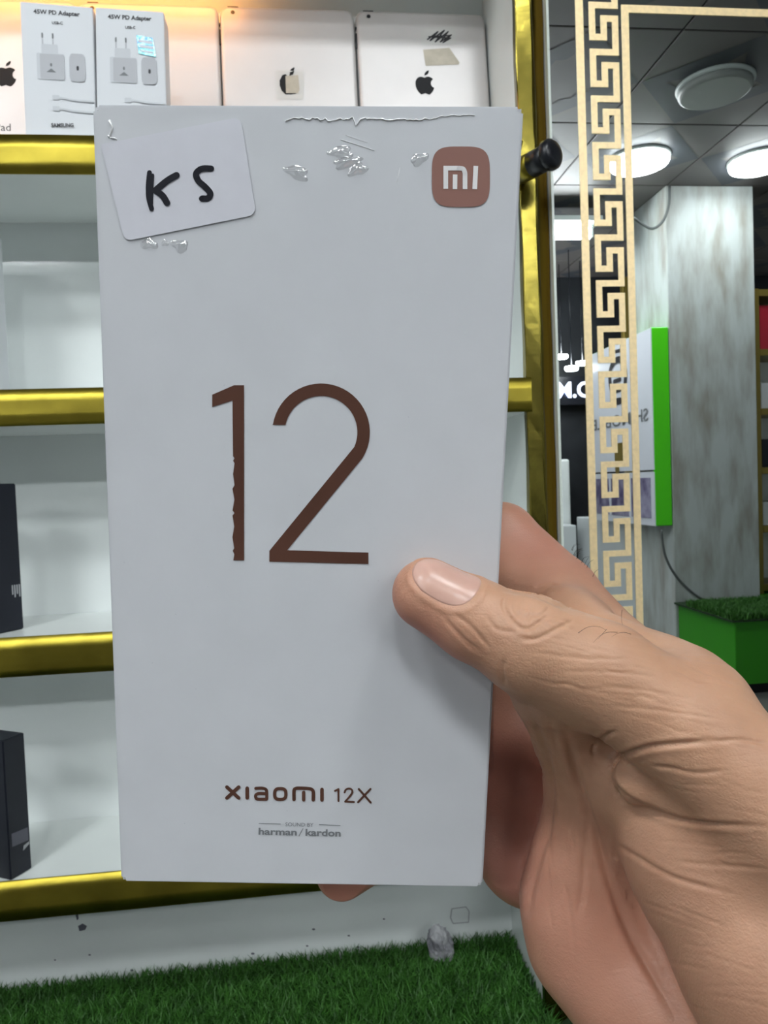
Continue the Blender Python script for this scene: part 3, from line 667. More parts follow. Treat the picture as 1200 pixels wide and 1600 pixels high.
# small name line, built from strokes
z = Z(300, 1190, 3.529)
def letter(strokes, w, mtl=M['copper'], nm='printed_letter', closed=False):
    ps = []
    for s in strokes: ps += stroke_polys(z(s), w/3.529, closed)
    flat(nm, ps, B, H1, mtl, PB)
letter([[(193, 139), (258, 199)], [(258, 139), (193, 199)]], 20)
letter([[(305, 145), (305, 199)]], 20)
letter([sm([(352, 146), (385, 145), (405, 150), (412, 163), (412, 204)], 3), sm([(410, 176), (370, 174), (353, 182), (352, 195), (362, 205), (410, 206)], 3)], 17)
letter([[(487+31*c, 177+30*s_) for c, s_ in [(math.copysign(abs(math.cos(t))**0.7, math.cos(t)), math.copysign(abs(math.sin(t))**0.7, math.sin(t))) for t in [k*math.pi/12 for k in range(24)]]]], 18, closed=True)
letter([sm([(563, 208), (563, 158), (572, 147), (590, 145), (640, 147), (660, 152), (669, 166), (669, 210)], 3), [(616, 168), (616, 210)]], 19)
letter([[(717, 152), (717, 210)]], 20)
letter([[(789, 160), (808, 150), (808, 216)]], 11)
letter([sm([(842, 168), (848, 154), (864, 147), (880, 153), (884, 168), (872, 188), (845, 219)], 3), [(845, 219), (893, 221)]], 11)
letter([[(920, 150), (985, 224)], [(984, 150), (916, 222)]], 12)
text('printed_line', 'SOUND BY', *z([(515, 355)])[0], *z([(670, 358)])[0], 6.0, B, H1, M['hk'], PB)
letter([[(370, 339), (488, 343)]], 4, M['hk'], 'rule'); letter([[(702, 346), (817, 351)]], 4, M['hk'], 'rule')
text('printed_line', 'harman', *z([(367, 402)])[0], *z([(578, 407)])[0], 11.0, B, H1, M['hk'], PB, 0.028)
text('printed_line', 'kardon', *z([(626, 408)])[0], *z([(820, 413)])[0], 11.2, B, H1, M['hk'], PB, 0.028)
letter([[(590, 408), (612, 368)]], 4, M['hk'], 'slash')
# badge
bd = [(720+45.3*math.copysign(abs(math.cos(t))**0.52, math.cos(t)), 276.5+47.3*math.copysign(abs(math.sin(t))**0.52, math.sin(t))) for t in [k*2*math.pi/72 for k in range(72)]]
bo = flat('logo_badge', [bd], B, H1, M['badge'], PB)
z = Z(480, 150, 3.4286)
def blet(strokes, w):
    ps = []
    for s in strokes: ps += stroke_polys(z(s), w/3.4286, cap=False)
    flat('badge_letter', ps, B, H2, M['badgewhite'], bo)
blet([sm([(742, 498), (742, 450), (742, 388)], 2), [(729.5, 388), (812, 388)], sm([(810, 388), (834, 392), (844, 412), (845, 440), (845, 500)], 5)], 25)
blet([[(792, 422), (791, 500)]], 24); blet([[(903, 376), (897, 500)]], 25)
# hand lettered sticker
z = Z(140, 150, 3.529)
C4 = [np.array(c, float) for c in z([(65, 268), (832, 118), (920, 656), (196, 802)])]
rp = []
for i, rad in enumerate((5, 14, 14, 13)):
    c, p, n = C4[i], C4[i-1], C4[(i+1) % 4]; a = c+(p-c)/np.linalg.norm(p-c)*rad; b = c+(n-c)/np.linalg.norm(n-c)*rad
    rp += [tuple((1-t)**2*a+2*t*(1-t)*c+t*t*b) for t in [k/6 for k in range(7)]]
st = prism('label_sticker', rp, 0.0, 0.00025, B, M['sticker'], PB)
st['label'] = 'white sticker lettered in black marker'
def ink(strokes, ws):
    ps = []
    for s, w in zip(strokes, ws): ps += stroke_polys(sm(z(s), 5), w/3.529)
    flat('marker_letter', ps, B, H3, M['marker'], st)
ink([[(333, 425), (327, 490), (328, 560), (345, 625)], [(350, 440), (345, 520), (343, 600)], [(482, 440), (430, 470), (370, 520)], [(368, 525), (405, 552), (430, 592)]], (27, 20, 37, 36))
ink([[(672, 403), (622, 404), (590, 430), (602, 470), (640, 505), (668, 540), (655, 566), (622, 568)]], (35,))
# shrink film: creases painted white as glints, small clear blisters that catch the lamps
random.seed(11)
def ridge(pts, jit, w, h, nm='film_crease'):
    pp = []
    for (xa, ya), (xb, yb) in zip(pts[:-1], pts[1:]):
        n = max(1, int(abs(xb-xa)/4))
        for k in range(n): t = k/n; pp.append((xa+(xb-xa)*t, ya+(yb-ya)*t+random.uniform(-jit, jit)))
    pp.append(pts[-1])
    return tube(nm, [B(x, y, h) for x, y in pp], w, M['crease'], PB, 5, taper=lambda t: 0.35+0.65*abs(math.sin(t*23.7+1)))
ridge([(446, 190), (455, 184), (480, 186), (545, 188), (551, 184), (556, 199), (563, 187), (572, 184)], 2.5, 0.00016, 0.0001)
ridge([(572, 185), (615, 187), (650, 187), (668, 186)], 1.6, 0.00016, 0.0001)
ridge([(668, 187), (690, 182), (715, 180), (742, 181)], 1.2, 0.0001, 0.00008)
ridge([(532, 218), (585, 235)], 0.2, 0.00007, 0.00005); ridge([(540, 211), (574, 223)], 0.2, 0.00005, 0.00005)
ridge([(171, 186), (176, 200), (172, 214)], 2.5, 0.0003, 0.0001); ridge([(169, 213), (183, 218)], 1.5, 0.0002, 0.0001)
ridge([(620, 285), (625, 262)], 0.3, 0.00005, 0.00004)
def blister(cx, cy, rx, ry, ang, h):
    n, mrad = 20, 6; vs, fs = [B(cx, cy, h)], []
    ca, sa = math.cos(ang), math.sin(ang)
    for q in range(1, mrad+1):
        s = q/mrad
        for k in range(n):
            t = 2*math.pi*k/n; w = 1+0.18*math.sin(3*t+cx)+0.1*math.sin(5*t+cy); u, v = rx*s*w*math.cos(t), ry*s*w*math.sin(t)
            vs.append(B(cx+u*ca-v*sa, cy+u*sa+v*ca, h*(0.5+0.5*math.cos(math.pi*s))+0.00003))
    for k in range(n): fs.append((0, 1+k, 1+(k+1) % n))
    for q in range(mrad-1):
        for k in range(n): fs.append((1+q*n+k, 1+(q+1)*n+k, 1+(q+1)*n+(k+1) % n, 1+q*n+(k+1) % n))
    me = mesh('film_blister', vs, fs); bm = bmesh.new(); bm.from_mesh(me); bmesh.ops.recalc_face_normals(bm, faces=bm.faces[:]); bm.to_mesh(me); bm.free()
    o = link('film_blister', me, M['film'], PB, True)
for a in ((533, 238, 19, 10, 0, 0.0011), (542, 254, 22, 9, -0.2, 0.0010), (559, 265, 16, 10, -0.3, 0.0010), (464, 270, 20, 11, 0.4, 0.0011), (655, 249, 15, 9, -0.4, 0.0008),
          (233, 381, 14, 9, 0.1, 0.0009), (258, 380, 6, 5, 0.1, 0.0005), (281, 384, 14, 10, 0.4, 0.0010)): blister(*a)

rd = random.Random(21); specks = []
for k in range(60):
    x, y, a = rd.uniform(175, 740), rd.uniform(400, 1360), rd.choice((0.5, 0.6, 0.8, 1.1))
    if x < 190+0.0*y or (x > 600 and y > 840): continue
    specks.append([(x+a*math.cos(t+k)*rd.uniform(.7, 1.4), y+a*math.sin(t+k)*rd.uniform(.7, 1.4)) for t in (0, 1.2, 2.4, 3.6, 4.9)])
flat('dust_speck', specks, B, 0.0001, M['faint'], PB)['kind'] = 'stuff'

# =================================================================== THE HAND
def Cm(px, py, z): return np.array([(px-600)/FPX*z, (py-800)/FPX*z, z])     # camera space, mm
def chain(*pts): return [(Cm(p[0], p[1], p[2]), p[3]) for p in pts]
thumb = chain((668, 928, 156, 7.6), (742, 969, 154.5, 8.5), (828, 1008, 152, 10.3), (942, 1055, 151, 10.8), (1072, 1142, 148, 11.6), (1256, 1298, 141, 14.5), (1405, 1450, 138, 18))
index = chain((560, 815, 220, 7.2), (655, 806, 224, 8.2), (785, 838, 220, 9.8), (878, 927, 208, 10.0), (965, 1040, 196, 11.5))
middle = chain((500, 990, 222, 7.4), (610, 985, 229, 8.6), (765, 1010, 234, 9.6), (880, 1100, 214, 10.5), (960, 1150, 202, 12))
ring = chain((500, 1160, 223, 7.4), (620, 1155, 231, 8.6), (765, 1165, 232, 9.6), (860, 1230, 212, 10.5), (955, 1260, 198, 12))
pinky = chain((535, 1362, 231, 8.4), (610, 1315, 234, 8.4), (740, 1315, 228, 9.0), (825, 1352, 208, 10.5), (920, 1380, 193, 12))
palm = [chain((968, 1048, 196, 11.0), (1040, 1118, 188, 12.0), (1195, 1215, 172, 13), (1430, 1450, 150, 19)),
        chain((960, 1150, 199, 12.5), (1150, 1300, 178, 16), (1420, 1550, 150, 22)),
        chain((948, 1260, 195, 13), (1120, 1420, 176, 17), (1380, 1680, 150, 22)),
        chain((925, 1390, 190, 13.5), (935, 1450, 184, 15.5), (1015, 1560, 176, 17.5), (1330, 1860, 150, 24)),
        chain((1405, 1560, 146, 26), (1560, 1800, 138, 28), (1900, 2330, 118, 31))]
thenar = chain((1020, 1232, 163, 11.5), (1120, 1330, 157, 19.5), (1245, 1500, 147, 22.5), (1400, 1640, 144, 22))
fold = chain((1003, 1213, 153.5, 6.2), (1090, 1222, 149.5, 8.0), (1190, 1230, 143, 9.5))
web = [chain((765, 878, 214, 8.0), (850, 935, 202, 9), (910, 985, 188, 9)), chain((880, 960, 186, 6.5), (960, 1030, 172, 9), (1060, 1090, 160, 11)), chain((970, 1042, 190, 9.5), (1030, 1070, 170, 10.5), (1090, 1110, 152, 11))]
side = chain((858, 1085, 160, 8), (900, 1150, 172, 9.5), (930, 1235, 179, 11.5), (925, 1300, 182, 12), (912, 1350, 183, 12.5), (902, 1405, 184, 13), (925, 1470, 184, 15))
roots = chain((812, 1085, 212, 10), (815, 1150, 210, 11.5), (815, 1240, 208, 12.5), (812, 1330, 206, 12))
H_ = 0.75
LO = np.array([-30.0, -8.0, 96.0]); HI = np.array([178.0, 236.0, 250.0])
NN = np.ceil((HI-LO)/H_).astype(int)+1
ax_ = [(LO[i]+H_*np.arange(NN[i])).astype(np.float32) for i in range(3)]
BIG = 60.0
def eval_chain(ch, k, F=None):
    """field of one chain of tapered capsules, smooth-joined with k"""
    G = np.full(NN, BIG, np.float32)
    for (a, ra), (b, rb) in zip(ch[:-1], ch[1:]):
        lo = np.minimum(a, b)-max(ra, rb)-14; hi = np.maximum(a, b)+max(ra, rb)+14
        i0 = np.clip(np.floor((lo-LO)/H_).astype(int), 0, NN-1); i1 = np.clip(np.ceil((hi-LO)/H_).astype(int)+1, 1, NN)
        if np.any(i1-i0 < 1): continue
        X = ax_[0][i0[0]:i1[0], None, None]; Y = ax_[1][None, i0[1]:i1[1], None]; Zz = ax_[2][None, None, i0[2]:i1[2]]
        ab = (b-a).astype(np.float32); L2 = float(ab @ ab)
        t = np.clip(((X-a[0])*ab[0]+(Y-a[1])*ab[1]+(Zz-a[2])*ab[2])/L2, 0, 1).astype(np.float32)
        d = np.sqrt((X-(a[0]+t*ab[0]))**2+(Y-(a[1]+t*ab[1]))**2+(Zz-(a[2]+t*ab[2]))**2)-(ra+(rb-ra)*(t*t*(3-2*t)*0.5+t*0.5))
        s = np.s_[i0[0]:i1[0], i0[1]:i1[1], i0[2]:i1[2]]
        G[s] = smin(G[s], d.astype(np.float32), k)
    return G
def smin(a, b, k):
    h = np.maximum(k-np.abs(a-b), 0)/k
    return np.minimum(a, b)-h*h*k*0.25
P = None
for ch in palm:
    g = eval_chain(ch, 3.0); P = g if P is None else smin(P, g, 9.0)
P = smin(P, eval_chain(thenar, 4.0), 6.0)
T = eval_chain(thumb, 2.0); 
for w in web: T = smin(T, eval_chain(w, 3.0), 5.0)
P = smin(P, T, 6.0)
P = smin(P, eval_chain(side, 3.0), 8.0)
P = smin(P, eval_chain(roots, 3.0), 2.5)
P = smin(P, eval_chain(fold, 3.0), 1.2)
F = P.copy()
for ch in (index, middle, ring, pinky):
    F = np.minimum(F, smin(P, eval_chain(ch, 2.0), 5.0))
def surfnet(F):
    s = F < 0
    c = np.zeros(tuple(NN-1), np.uint8)
    for i in (0, 1):
        for j in (0, 1):
            for k in (0, 1): c += s[i:NN[0]-1+i, j:NN[1]-1+j, k:NN[2]-1+k]
    act = np.argwhere((c > 0) & (c < 8)); idx = -np.ones(tuple(NN-1), np.int32); idx[tuple(act.T)] = np.arange(len(act))
    acc = np.zeros((len(act), 3)); cnt = np.zeros(len(act))
    corners = [(i, j, k) for i in (0, 1) for j in (0, 1) for k in (0, 1)]
    for p in corners:
        for q in corners:
            if sum(abs(np.subtract(p, q))) == 1 and p < q:
                fa = F[tuple((act+p).T)]; fb = F[tuple((act+q).T)]; mk = (fa < 0) != (fb < 0)
                t = np.where(mk, fa/np.where(mk, fa-fb, 1), 0)
                acc += np.where(mk[:, None], np.array(p)+(np.array(q)-np.array(p))*t[:, None], 0); cnt += mk
    V = LO+(act+acc/cnt[:, None])*H_
    Q = []
    for axis in range(3):
        sl0 = [slice(None)]*3; sl1 = [slice(None)]*3; sl0[axis] = slice(0, -1); sl1[axis] = slice(1, None)
        d = np.argwhere(s[tuple(sl0)] != s[tuple(sl1)])
        u, v = [(1, 2), (2, 0), (0, 1)][axis]
        ok = (d[:, u] >= 1) & (d[:, v] >= 1) & (d[:, u] < NN[u]-1) & (d[:, v] < NN[v]-1); d = d[ok]
        eu = np.eye(3, dtype=int)[u]; ev = np.eye(3, dtype=int)[v]
        q = np.stack([idx[tuple((d-eu-ev).T)], idx[tuple((d-ev).T)], idx[tuple(d.T)], idx[tuple((d-eu).T)]], 1)
        fl = s[tuple(d.T)]; q[~fl] = q[~fl][:, ::-1]; Q.append(q)
    Q = np.concatenate(Q); return V, Q[(Q >= 0).all(1)]
# close the field at the grid border so the forearm ends in a cap
for a in range(3):
    s0 = [slice(None)]*3; s0[a] = 0; F[tuple(s0)] = np.maximum(F[tuple(s0)], 0.4); s0[a] = -1; F[tuple(s0)] = np.maximum(F[tuple(s0)], 0.4)
HV, HQ = surfnet(F)
# light smoothing
E_ = np.concatenate([HQ[:, [0, 1]], HQ[:, [1, 2]], HQ[:, [2, 3]], HQ[:, [3, 0]]])
deg = np.bincount(E_[:, 0], minlength=len(HV)) + np.bincount(E_[:, 1], minlength=len(HV))
def lap(V):
    S = np.zeros_like(V)
    for c in range(3):
        S[:, c] = np.bincount(E_[:, 0], weights=V[E_[:, 1], c], minlength=len(V)) + np.bincount(E_[:, 1], weights=V[E_[:, 0], c], minlength=len(V))
    return S/np.maximum(deg, 1)[:, None]
for it in range(3): HV = HV*0.45+lap(HV)*0.55
def vnormals(V, Q):
    n = np.cross(V[Q[:, 2]]-V[Q[:, 0]], V[Q[:, 3]]-V[Q[:, 1]]); N = np.zeros_like(V)
    for c in range(4):
        for d in range(3): N[:, d] += np.bincount(Q[:, c], weights=n[:, d], minlength=len(V))
    return N/np.maximum(np.linalg.norm(N, axis=1), 1e-9)[:, None]
def subdivide(V, Q, sel):
    qs, keep = Q[sel], Q[~sel]
    e = np.concatenate([qs[:, [0, 1]], qs[:, [1, 2]], qs[:, [2, 3]], qs[:, [3, 0]]]); es = np.sort(e, 1)
    ue, inv = np.unique(es[:, 0].astype(np.int64)*len(V)+es[:, 1], return_inverse=True); a_, b_ = ue//len(V), ue % len(V)
    n0 = len(V); mid = (V[a_]+V[b_])/2; cen = V[qs].mean(1); m_ = inv.reshape(4, -1)+n0; c_ = n0+len(mid)+np.arange(len(qs))
    V2 = np.concatenate([V, mid, cen])
    parts = [np.stack([qs[:, k], m_[k], c_, m_[(k-1) % 4]], 1) for k in range(4)]
    pin = np.zeros(len(V2), bool); pin[keep.reshape(-1)] = True
    cnt = np.bincount(inv, minlength=len(ue)); pin[n0:n0+len(mid)] = cnt == 1
    return V2, np.concatenate([keep]+parts), pin
HN = vnormals(HV, HQ)
if (HN*(HV-HV.mean(0))).sum() < 0: HQ = HQ[:, ::-1].copy(); HN = -HN
def vis_mask():
    px = 600+FPX*HV[:, 0]/HV[:, 2]; py = 800+FPX*HV[:, 1]/HV[:, 2]
    bx_ = np.clip((px/10).astype(int), 0, 199); by_ = np.clip((py/10).astype(int), 0, 199)
    zmin = np.full((200, 200), 1e9); np.minimum.at(zmin, (bx_, by_), HV[:, 2])
    return px, py, (HV[:, 2] < zmin[bx_, by_]+6.0) & (HN[:, 2] < 0.25) & (px > 580) & (px < 1260) & (py < 1680)
_, _, v0 = vis_mask()
HV, HQ, pin = subdivide(HV, HQ, v0[HQ].all(1))
E_ = np.concatenate([HQ[:, [0, 1]], HQ[:, [1, 2]], HQ[:, [2, 3]], HQ[:, [3, 0]]])
deg = np.bincount(E_[:, 0], minlength=len(HV)) + np.bincount(E_[:, 1], minlength=len(HV))
for it in range(3): HV = np.where(pin[:, None], HV, HV*0.45+lap(HV)*0.55)
HN = vnormals(HV, HQ)
if (HN*(HV-HV.mean(0))).sum() < 0: HQ = HQ[:, ::-1]; HN = -HN
# the pads flatten where they press on the box: keep the skin off the carton
fn = nb; fd = pc0 @ nb*1000.0
d_front = HV @ fn - fd
px, py, vis = vis_mask(); vis &= ~pin
disp = np.zeros(len(HV))
def crease(pts, w, depth, bulge=0.35):
    pts = np.array(sm(pts, 5)); best = np.full(len(HV), 1e9); near = vis & (px > pts[:, 0].min()-6*w) & (px < pts[:, 0].max()+6*w) & (py > pts[:, 1].min()-6*w) & (py < pts[:, 1].max()+6*w)
    ii = np.nonzero(near)[0]
    if not len(ii): return
    P2 = np.stack([px[ii], py[ii]], 1); b = np.full(len(ii), 1e9); tt = np.zeros(len(ii)); n = len(pts)-1
    for k in range(n):
        a, c = pts[k], pts[k+1]; ac = c-a; t = np.clip(((P2-a) @ ac)/(ac @ ac), 0, 1); d = np.linalg.norm(P2-(a+t[:, None]*ac), axis=1)
        m_ = d < b; b[m_] = d[m_]; tt[m_] = (k+t[m_])/n
    fade = np.clip(np.minimum(tt, 1-tt)*6, 0.15, 1)
    disp[ii] += fade*depth*(-np.exp(-(b/w)**2)+bulge*np.exp(-((b-2.2*w)/(1.3*w))**2))
CR = [([(792, 931), (787, 947), (802, 972), (823, 983), (849, 967), (867, 947)], 3.2, 0.35), ([(805, 940), (806, 955), (822, 965), (840, 955)], 2.8, 0.2), ([(761, 962), (776, 983), (807, 988)], 3, 0.2), ([(900, 967), (869, 983), (838, 998), (812, 998)], 3.2, 0.35),
      ([(787, 1029), (785, 1050), (789, 1072)], 4, 0.3), ([(707, 957), (735, 978), (766, 1014)], 2.8, 0.25), ([(691, 962), (720, 993), (751, 1019)], 2.8, 0.2), ([(700, 975), (725, 1003), (745, 1020)], 2.6, 0.15),
      ([(828, 1019), (916, 1029), (993, 1029)], 2.6, 0.12), ([(869, 1050), (952, 1050), (1045, 1060)], 2.6, 0.12), ([(911, 1076), (993, 1076), (1097, 1097)], 2.6, 0.12), ([(952, 1102), (1045, 1112), (1195, 1133)], 2.6, 0.12),
      ([(833, 921), (849, 910), (869, 913)], 4, 0.3), ([(782, 921), (807, 923), (838, 929), (869, 942), (911, 962)], 5, 0.5),
      ([(929, 1187), (927, 1171), (933, 1160), (950, 1148), (962, 1143)], 3.6, 0.5), ([(954, 1208), (962, 1187), (983, 1177), (1017, 1167), (1062, 1162), (1117, 1158)], 4, 0.8), ([(1117, 1158), (1160, 1156), (1200, 1162)], 3, 0.3),
      ([(954, 1212), (967, 1237), (1000, 1258), (1054, 1279), (1104, 1287), (1200, 1292)], 4, 0.7), ([(1017, 1196), (1046, 1200), (1087, 1208), (1137, 1204)], 3, 0.3), ([(958, 1317), (992, 1337), (1033, 1362), (1075, 1379), (1142, 1396)], 3.6, 0.4),
      ([(1054, 1346), (1117, 1352), (1200, 1358)], 3, 0.22), ([(883, 1137), (896, 1187), (912, 1246), (933, 1308), (954, 1383), (983, 1458), (1017, 1521), (1054, 1587)], 6.5, 0.85),
      ([(915, 1250), (917, 1300), (910, 1383), (904, 1437)], 5, 0.3), ([(825, 1104), (854, 1175), (862, 1237), (856, 1300), (842, 1342), (829, 1392), (824, 1446)], 6, 0.6), ([(860, 1120), (872, 1200), (884, 1290)], 5, 0.2)]
rs = random.Random(5)
for k in range(46):      # fine skin lines running along the thumb and across its base
    x = rs.uniform(810, 1130); t = (x-810)/320; y = rs.uniform(945+95*t, 1085+75*t); l = rs.uniform(40, 150); sl = 0.06+0.22*rs.random()+0.12*t; b_ = rs.uniform(-8, 8)
    CR.append(([(x, y), (x+l*0.5, y+sl*l*0.5+b_), (x+l, y+sl*l)], rs.uniform(2.0, 2.6), rs.uniform(0.03, 0.085)))
for k in range(26):
    x = rs.uniform(985, 1150); y = rs.uniform(1190, 1560); l = rs.uniform(50, 150); sl = rs.uniform(-0.05, 0.4)
    CR.append(([(x, y), (x+l*0.5, y+sl*l*0.5+rs.uniform(-5, 5)), (x+l, y+sl*l)], rs.uniform(2.2, 3.0), rs.uniform(0.04, 0.10)))
for k in range(14):
    x = rs.uniform(850, 905); y = rs.uniform(1120, 1400); l = rs.uniform(50, 130)
    CR.append(([(x, y), (x+rs.uniform(0, 12), y+l*0.5), (x+rs.uniform(5, 25), y+l)], rs.uniform(2.4, 3.4), rs.uniform(0.06, 0.14)))
for k in range(10):
    a_ = rs.uniform(0, 6.28); x, y = 835+rs.uniform(-38, 40), 968+rs.uniform(-28, 30); l = rs.uniform(18, 45)
    CR.append(([(x, y), (x+l*0.5*math.cos(a_)+rs.uniform(-4, 4), y+l*0.5*math.sin(a_)), (x+l*math.cos(a_), y+l*math.sin(a_))], 2.4, rs.uniform(0.08, 0.2)))
for pts, w, dpt in CR: crease(pts, w, dpt, 0.2)
# nail fold: a shallow bed with a raised rim, in thumb coordinates
A0, A1 = thumb[0][0], thumb[1][0]; tax = (A1-A0)/np.linalg.norm(A1-A0)
upv = np.array([0.447, -0.894, 0.0]); toc = np.array([0.0, 0.0, -1.0])
nn = 0.67*toc+0.74*upv; nn -= tax*(nn @ tax); nn /= np.linalg.norm(nn); bn = np.cross(nn, tax)
NC = A0 + tax*1.9
rel = HV-NC; su = rel @ tax; sv_ang = np.arctan2(rel @ bn, rel @ nn); rad = np.linalg.norm(rel-np.outer(su, tax), axis=1)
nl, nw = 7.2, math.radians(48)
q = ((np.abs(su)/nl)**2.6+(np.abs(sv_ang)/nw)**2.6)**(1/2.6)
nearn = (rad < 14) & (np.abs(su) < 16)
disp += np.where(nearn, -0.55*np.clip(1.02-q, 0, 0.25)/0.25*(q < 1.02) + 0.20*np.exp(-((q-1.12)/0.09)**2)*(su > -7.5), 0)
HV = HV + HN*disp[:, None]
d_front = HV @ fn - fd
# skin that would enter the carton is pressed flat against it
inside_xy = (px < 800) & (py < 1130) & (HV[:, 2] < 190)
pen = np.where(inside_xy & (d_front < 0.15) & (d_front > -14), 0.15-d_front, 0)
HV = HV + fn[None, :]*pen[:, None]
db = HV @ fn - (fd-TB*1000.0)          # behind the back face
penb = np.where((px < 770) & (HV[:, 2] > 190) & (db > -0.2) & (db < 16), -0.2-db, 0)
HV = HV + fn[None, :]*penb[:, None]
HW = CAM+(HV*0.001) @ RC
HD = tag(bpy.data.objects.new('hand', None), 'bare right hand gripping the phone box, thumb across its front', 'hand'); COL.objects.link(HD)
hp = CAM+(Cm(1420, 1560, 146)*0.001) @ RC; HD.location = hp
me = bpy.data.meshes.new('skin'); me.vertices.add(len(HW)); me.vertices.foreach_set('co', HW.reshape(-1))
nq = len(HQ); me.loops.add(nq*4); me.loops.foreach_set('vertex_index', HQ.reshape(-1).astype(np.int32))
me.polygons.add(nq); me.polygons.foreach_set('loop_start', (np.arange(nq)*4).astype(np.int32)); me.update(calc_edges=True); me.validate()
me.polygons.foreach_set('use_smooth', [True]*len(me.polygons))
# how rosy the skin is: finger pads, thumb pad and inner palm are redder than the back of the thumb
def near3(c, r): return np.exp(-((np.linalg.norm(HV-Cm(*c), axis=1))/r)**2)
red = 0.9*near3((640, 950, 158), 9)+0.5*near3((680, 985, 156), 7)+0.6*near3((700, 1000, 158), 9)+0.55*near3((740, 1030, 158), 9)+0.75*near3((850, 850, 208), 20)+1.0*near3((790, 1200, 205), 22)+0.9*near3((795, 1330, 203), 20)+0.3*near3((900, 1480, 175), 30)+0.3*near3((1000, 1500, 160), 32)+0.8*near3((535, 1380, 228), 16)
at_ = me.attributes.new('rosy', 'FLOAT', 'POINT'); at_.data.foreach_set('value', np.clip(red, 0, 1).astype(np.float32))
# skin material
SK = bpy.data.materials.new('skin'); SK.use_nodes = True; nt = SK.node_tree; L = nt.links; b = nt.nodes['Principled BSDF']
b.inputs['Roughness'].default_value = 0.48; b.inputs['Specular IOR Level'].default_value = 0.38
b.inputs['Subsurface Weight'].default_value = 0.18; b.inputs['Subsurface Radius'].default_value = (1.0, 0.35, 0.2); b.inputs['Subsurface Scale'].default_value = 0.003
tc = nt.nodes.new('ShaderNodeTexCoord'); an = nt.nodes.new('ShaderNodeAttribute'); an.attribute_name = 'rosy'
n1 = nt.nodes.new('ShaderNodeTexNoise'); n1.inputs['Scale'].default_value = 90; n1.inputs['Detail'].default_value = 5; L.new(tc.outputs['Object'], n1.inputs['Vector'])
cr = nt.nodes.new('ShaderNodeValToRGB'); cr.color_ramp.elements[0].position = 0.3; cr.color_ramp.elements[1].position = 0.7
cr.color_ramp.elements[0].color = (0.38, 0.205, 0.125, 1); cr.color_ramp.elements[1].color = (0.47, 0.268, 0.168, 1); L.new(n1.outputs['Fac'], cr.inputs['Fac'])
mx = nt.nodes.new('ShaderNodeMix'); mx.data_type = 'RGBA'; L.new(an.outputs['Fac'], mx.inputs['Factor']); L.new(cr.outputs['Color'], mx.inputs[6]); mx.inputs[7].default_value = (0.47, 0.195, 0.14, 1)
L.new(mx.outputs[2], b.inputs['Base Color'])
# fine relief: skin cells and stretched lines along the thumb
tw = Vector(tax @ RC); rot = tw.to_track_quat('X', 'Z').inverted().to_euler()
mp = nt.nodes.new('ShaderNodeMapping'); mp.inputs['Rotation'].default_value = rot; mp.inputs['Scale'].default_value = (0.28, 1, 1); L.new(tc.outputs['Object'], mp.inputs['Vector'])
n2 = nt.nodes.new('ShaderNodeTexNoise'); n2.inputs['Scale'].default_value = 700; n2.inputs['Detail'].default_value = 4; n2.inputs['Distortion'].default_value = 0.6; L.new(mp.outputs['Vector'], n2.inputs['Vector'])
vo = nt.nodes.new('ShaderNodeTexVoronoi'); vo.feature = 'DISTANCE_TO_EDGE'; vo.inputs['Scale'].default_value = 1300; L.new(tc.outputs['Object'], vo.inputs['Vector'])
ad = nt.nodes.new('ShaderNodeMath'); ad.operation = 'MULTIPLY_ADD'; ad.inputs[1].default_value = 0.5; L.new(vo.outputs['Distance'], ad.inputs[0]); L.new(n2.outputs['Fac'], ad.inputs[2])
bp = nt.nodes.new('ShaderNodeBump'); bp.inputs['Strength'].default_value = 0.5; bp.inputs['Distance'].default_value = 0.00022; L.new(ad.outputs[0], bp.inputs['Height']); L.new(bp.outputs['Normal'], b.inputs['Normal'])
sk = link('skin', me, SK, HD)
# thumb nail: plate laid on the bed
def sdf_pt(P3):
    i = (P3-LO)/H_; i0 = np.floor(i).astype(int); i0 = np.clip(i0, 0, NN-2); f = i-i0; r = 0
    for a in (0, 1):
        for b_ in (0, 1):
            for c in (0, 1):
                w = (f[..., 0] if a else 1-f[..., 0])*(f[..., 1] if b_ else 1-f[..., 1])*(f[..., 2] if c else 1-f[..., 2])
                r = r+w*F[i0[..., 0]+a, i0[..., 1]+b_, i0[..., 2]+c]
    return r
nu, nvv = 26, 22; vs = []; fs = []
for iu in range(nu+1):
    for iv in range(nvv+1):
        # map the square onto a rounded nail outline
        a, b_ = -1+2*iu/nu, -1+2*iv/nvv
        rr = max(abs(a), abs(b_)); e_ = (abs(a)**2.6+abs(b_)**2.6)**(1/2.6) or 1; sc_ = rr/e_
        u, w = a*sc_*nl*0.99, b_*sc_*nw*0.98
        base = NC+tax*u; dr = nn*math.cos(w)+bn*math.sin(w)
        t = np.linspace(3, 14, 90); f_ = sdf_pt(base[None]+dr[None]*t[:, None]); j = np.nonzero(f_ > 0)[0]
        r_ = t[j[0]] if len(j) else 8.0
        if len(j) and j[0] > 0: r_ = t[j[0]-1]+(t[j[0]]-t[j[0]-1])*(-f_[j[0]-1]/(f_[j[0]]-f_[j[0]-1]))
        r_ += -0.20+0.20*(1-rr**4)
        vs.append(CAM+((base+dr*r_)*0.001) @ RC)
for iu in range(nu):
    for iv in range(nvv):
        k = iu*(nvv+1)+iv; fs.append((k, k+1, k+nvv+2, k+nvv+1))
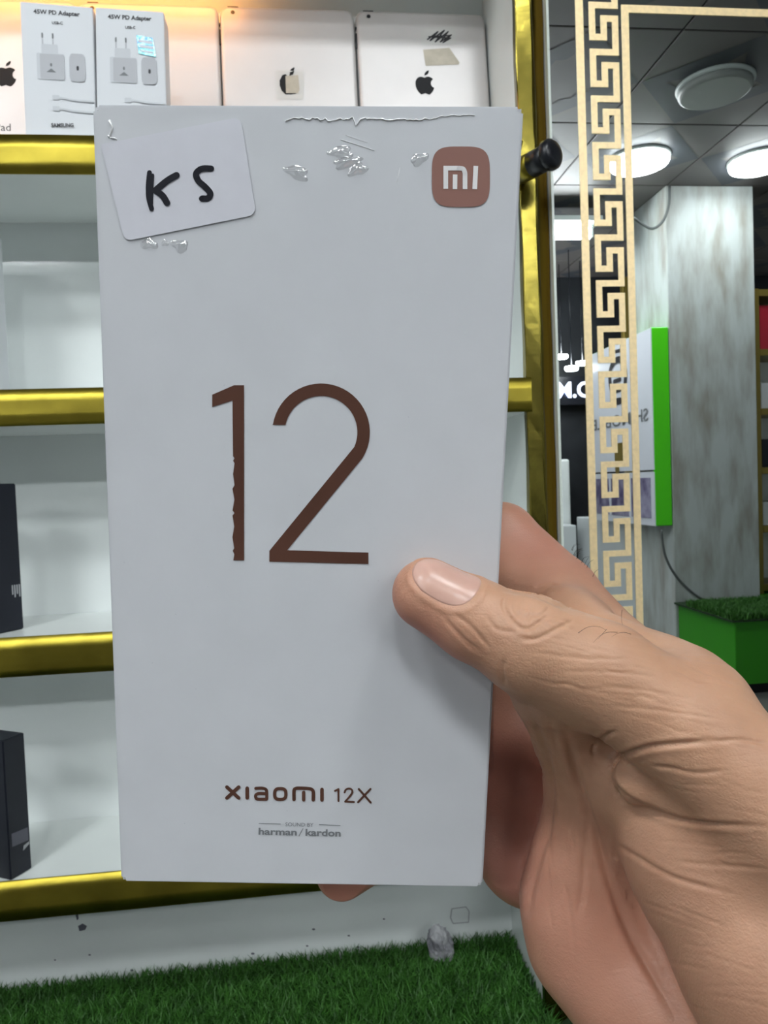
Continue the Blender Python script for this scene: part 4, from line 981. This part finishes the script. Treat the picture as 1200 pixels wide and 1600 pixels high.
nm_ = mesh('thumb_nail', vs, fs); bm = bmesh.new(); bm.from_mesh(nm_); bmesh.ops.recalc_face_normals(bm, faces=bm.faces[:]); bm.to_mesh(nm_); bm.free()
if sum((p.normal.dot(Vector(nn @ RC))) for p in nm_.polygons) < 0: nm_.flip_normals()
no = link('thumb_nail', nm_, M['nail'], HD, True); sd = no.modifiers.new('thick', 'SOLIDIFY'); sd.thickness = 0.0003; sd.offset = -1
# a few hairs on the back of the hand
zb_ = np.full((400, 500), 1e9); np.minimum.at(zb_, (np.clip((px/4).astype(int), 0, 399), np.clip((py/4).astype(int), 0, 499)), HV[:, 2])
def surf_z(x, y):
    a = int(x/4); c = int(y/4); v = zb_[max(a-1, 0):a+2, max(c-1, 0):c+2].min(); return v if v < 1e8 else None
hv, hf = [], []
def hair(pts, zz, w=0.00005):
    pp = [CAM+(Cm(x, y, zz-0.4-0.5*i/len(pts))*0.001) @ RC for i, (x, y) in enumerate(sm(pts, 5))]
    n = 4
    for i, p in enumerate(pp):
        t = pp[min(i+1, len(pp)-1)]-pp[max(i-1, 0)]; t = t/np.linalg.norm(t); a = np.cross(t, RC[2]); a /= np.linalg.norm(a); c = np.cross(t, a)
        k0 = len(hv); rr = w*(1-0.7*i/len(pp))
        for k in range(n): hv.append(p+rr*(a*math.cos(k*math.pi/2)+c*math.sin(k*math.pi/2)))
        if i:
            for k in range(n): hf.append((k0-n+k, k0-n+(k+1) % n, k0+(k+1) % n, k0+k))
for pts in ([(902, 990), (918, 980), (935, 979), (946, 984)], [(965, 988), (950, 988), (938, 993), (927, 1004)], [(986, 991), (975, 988), (964, 990), (956, 995)], [(972, 953), (971, 965), (973, 980)], [(948, 983), (940, 992), (934, 999)]):
    zz = surf_z(*pts[1]); hair(pts, zz if zz else 165.0)
for k in range(12):
    x = 893+random.uniform(0, 38); y = 852+(x-893)*1.1+random.uniform(-2, 4); zz = surf_z(x-6, y+8)
    hair([(x-3, y+6), (x+1, y-2), (x+random.uniform(2, 9), y-random.uniform(3, 9))], (zz if zz else 205.0)+2, 0.00006)
ho = link('hair', mesh('hair', hv, hf), M['hair'], HD); ho['kind'] = 'stuff'
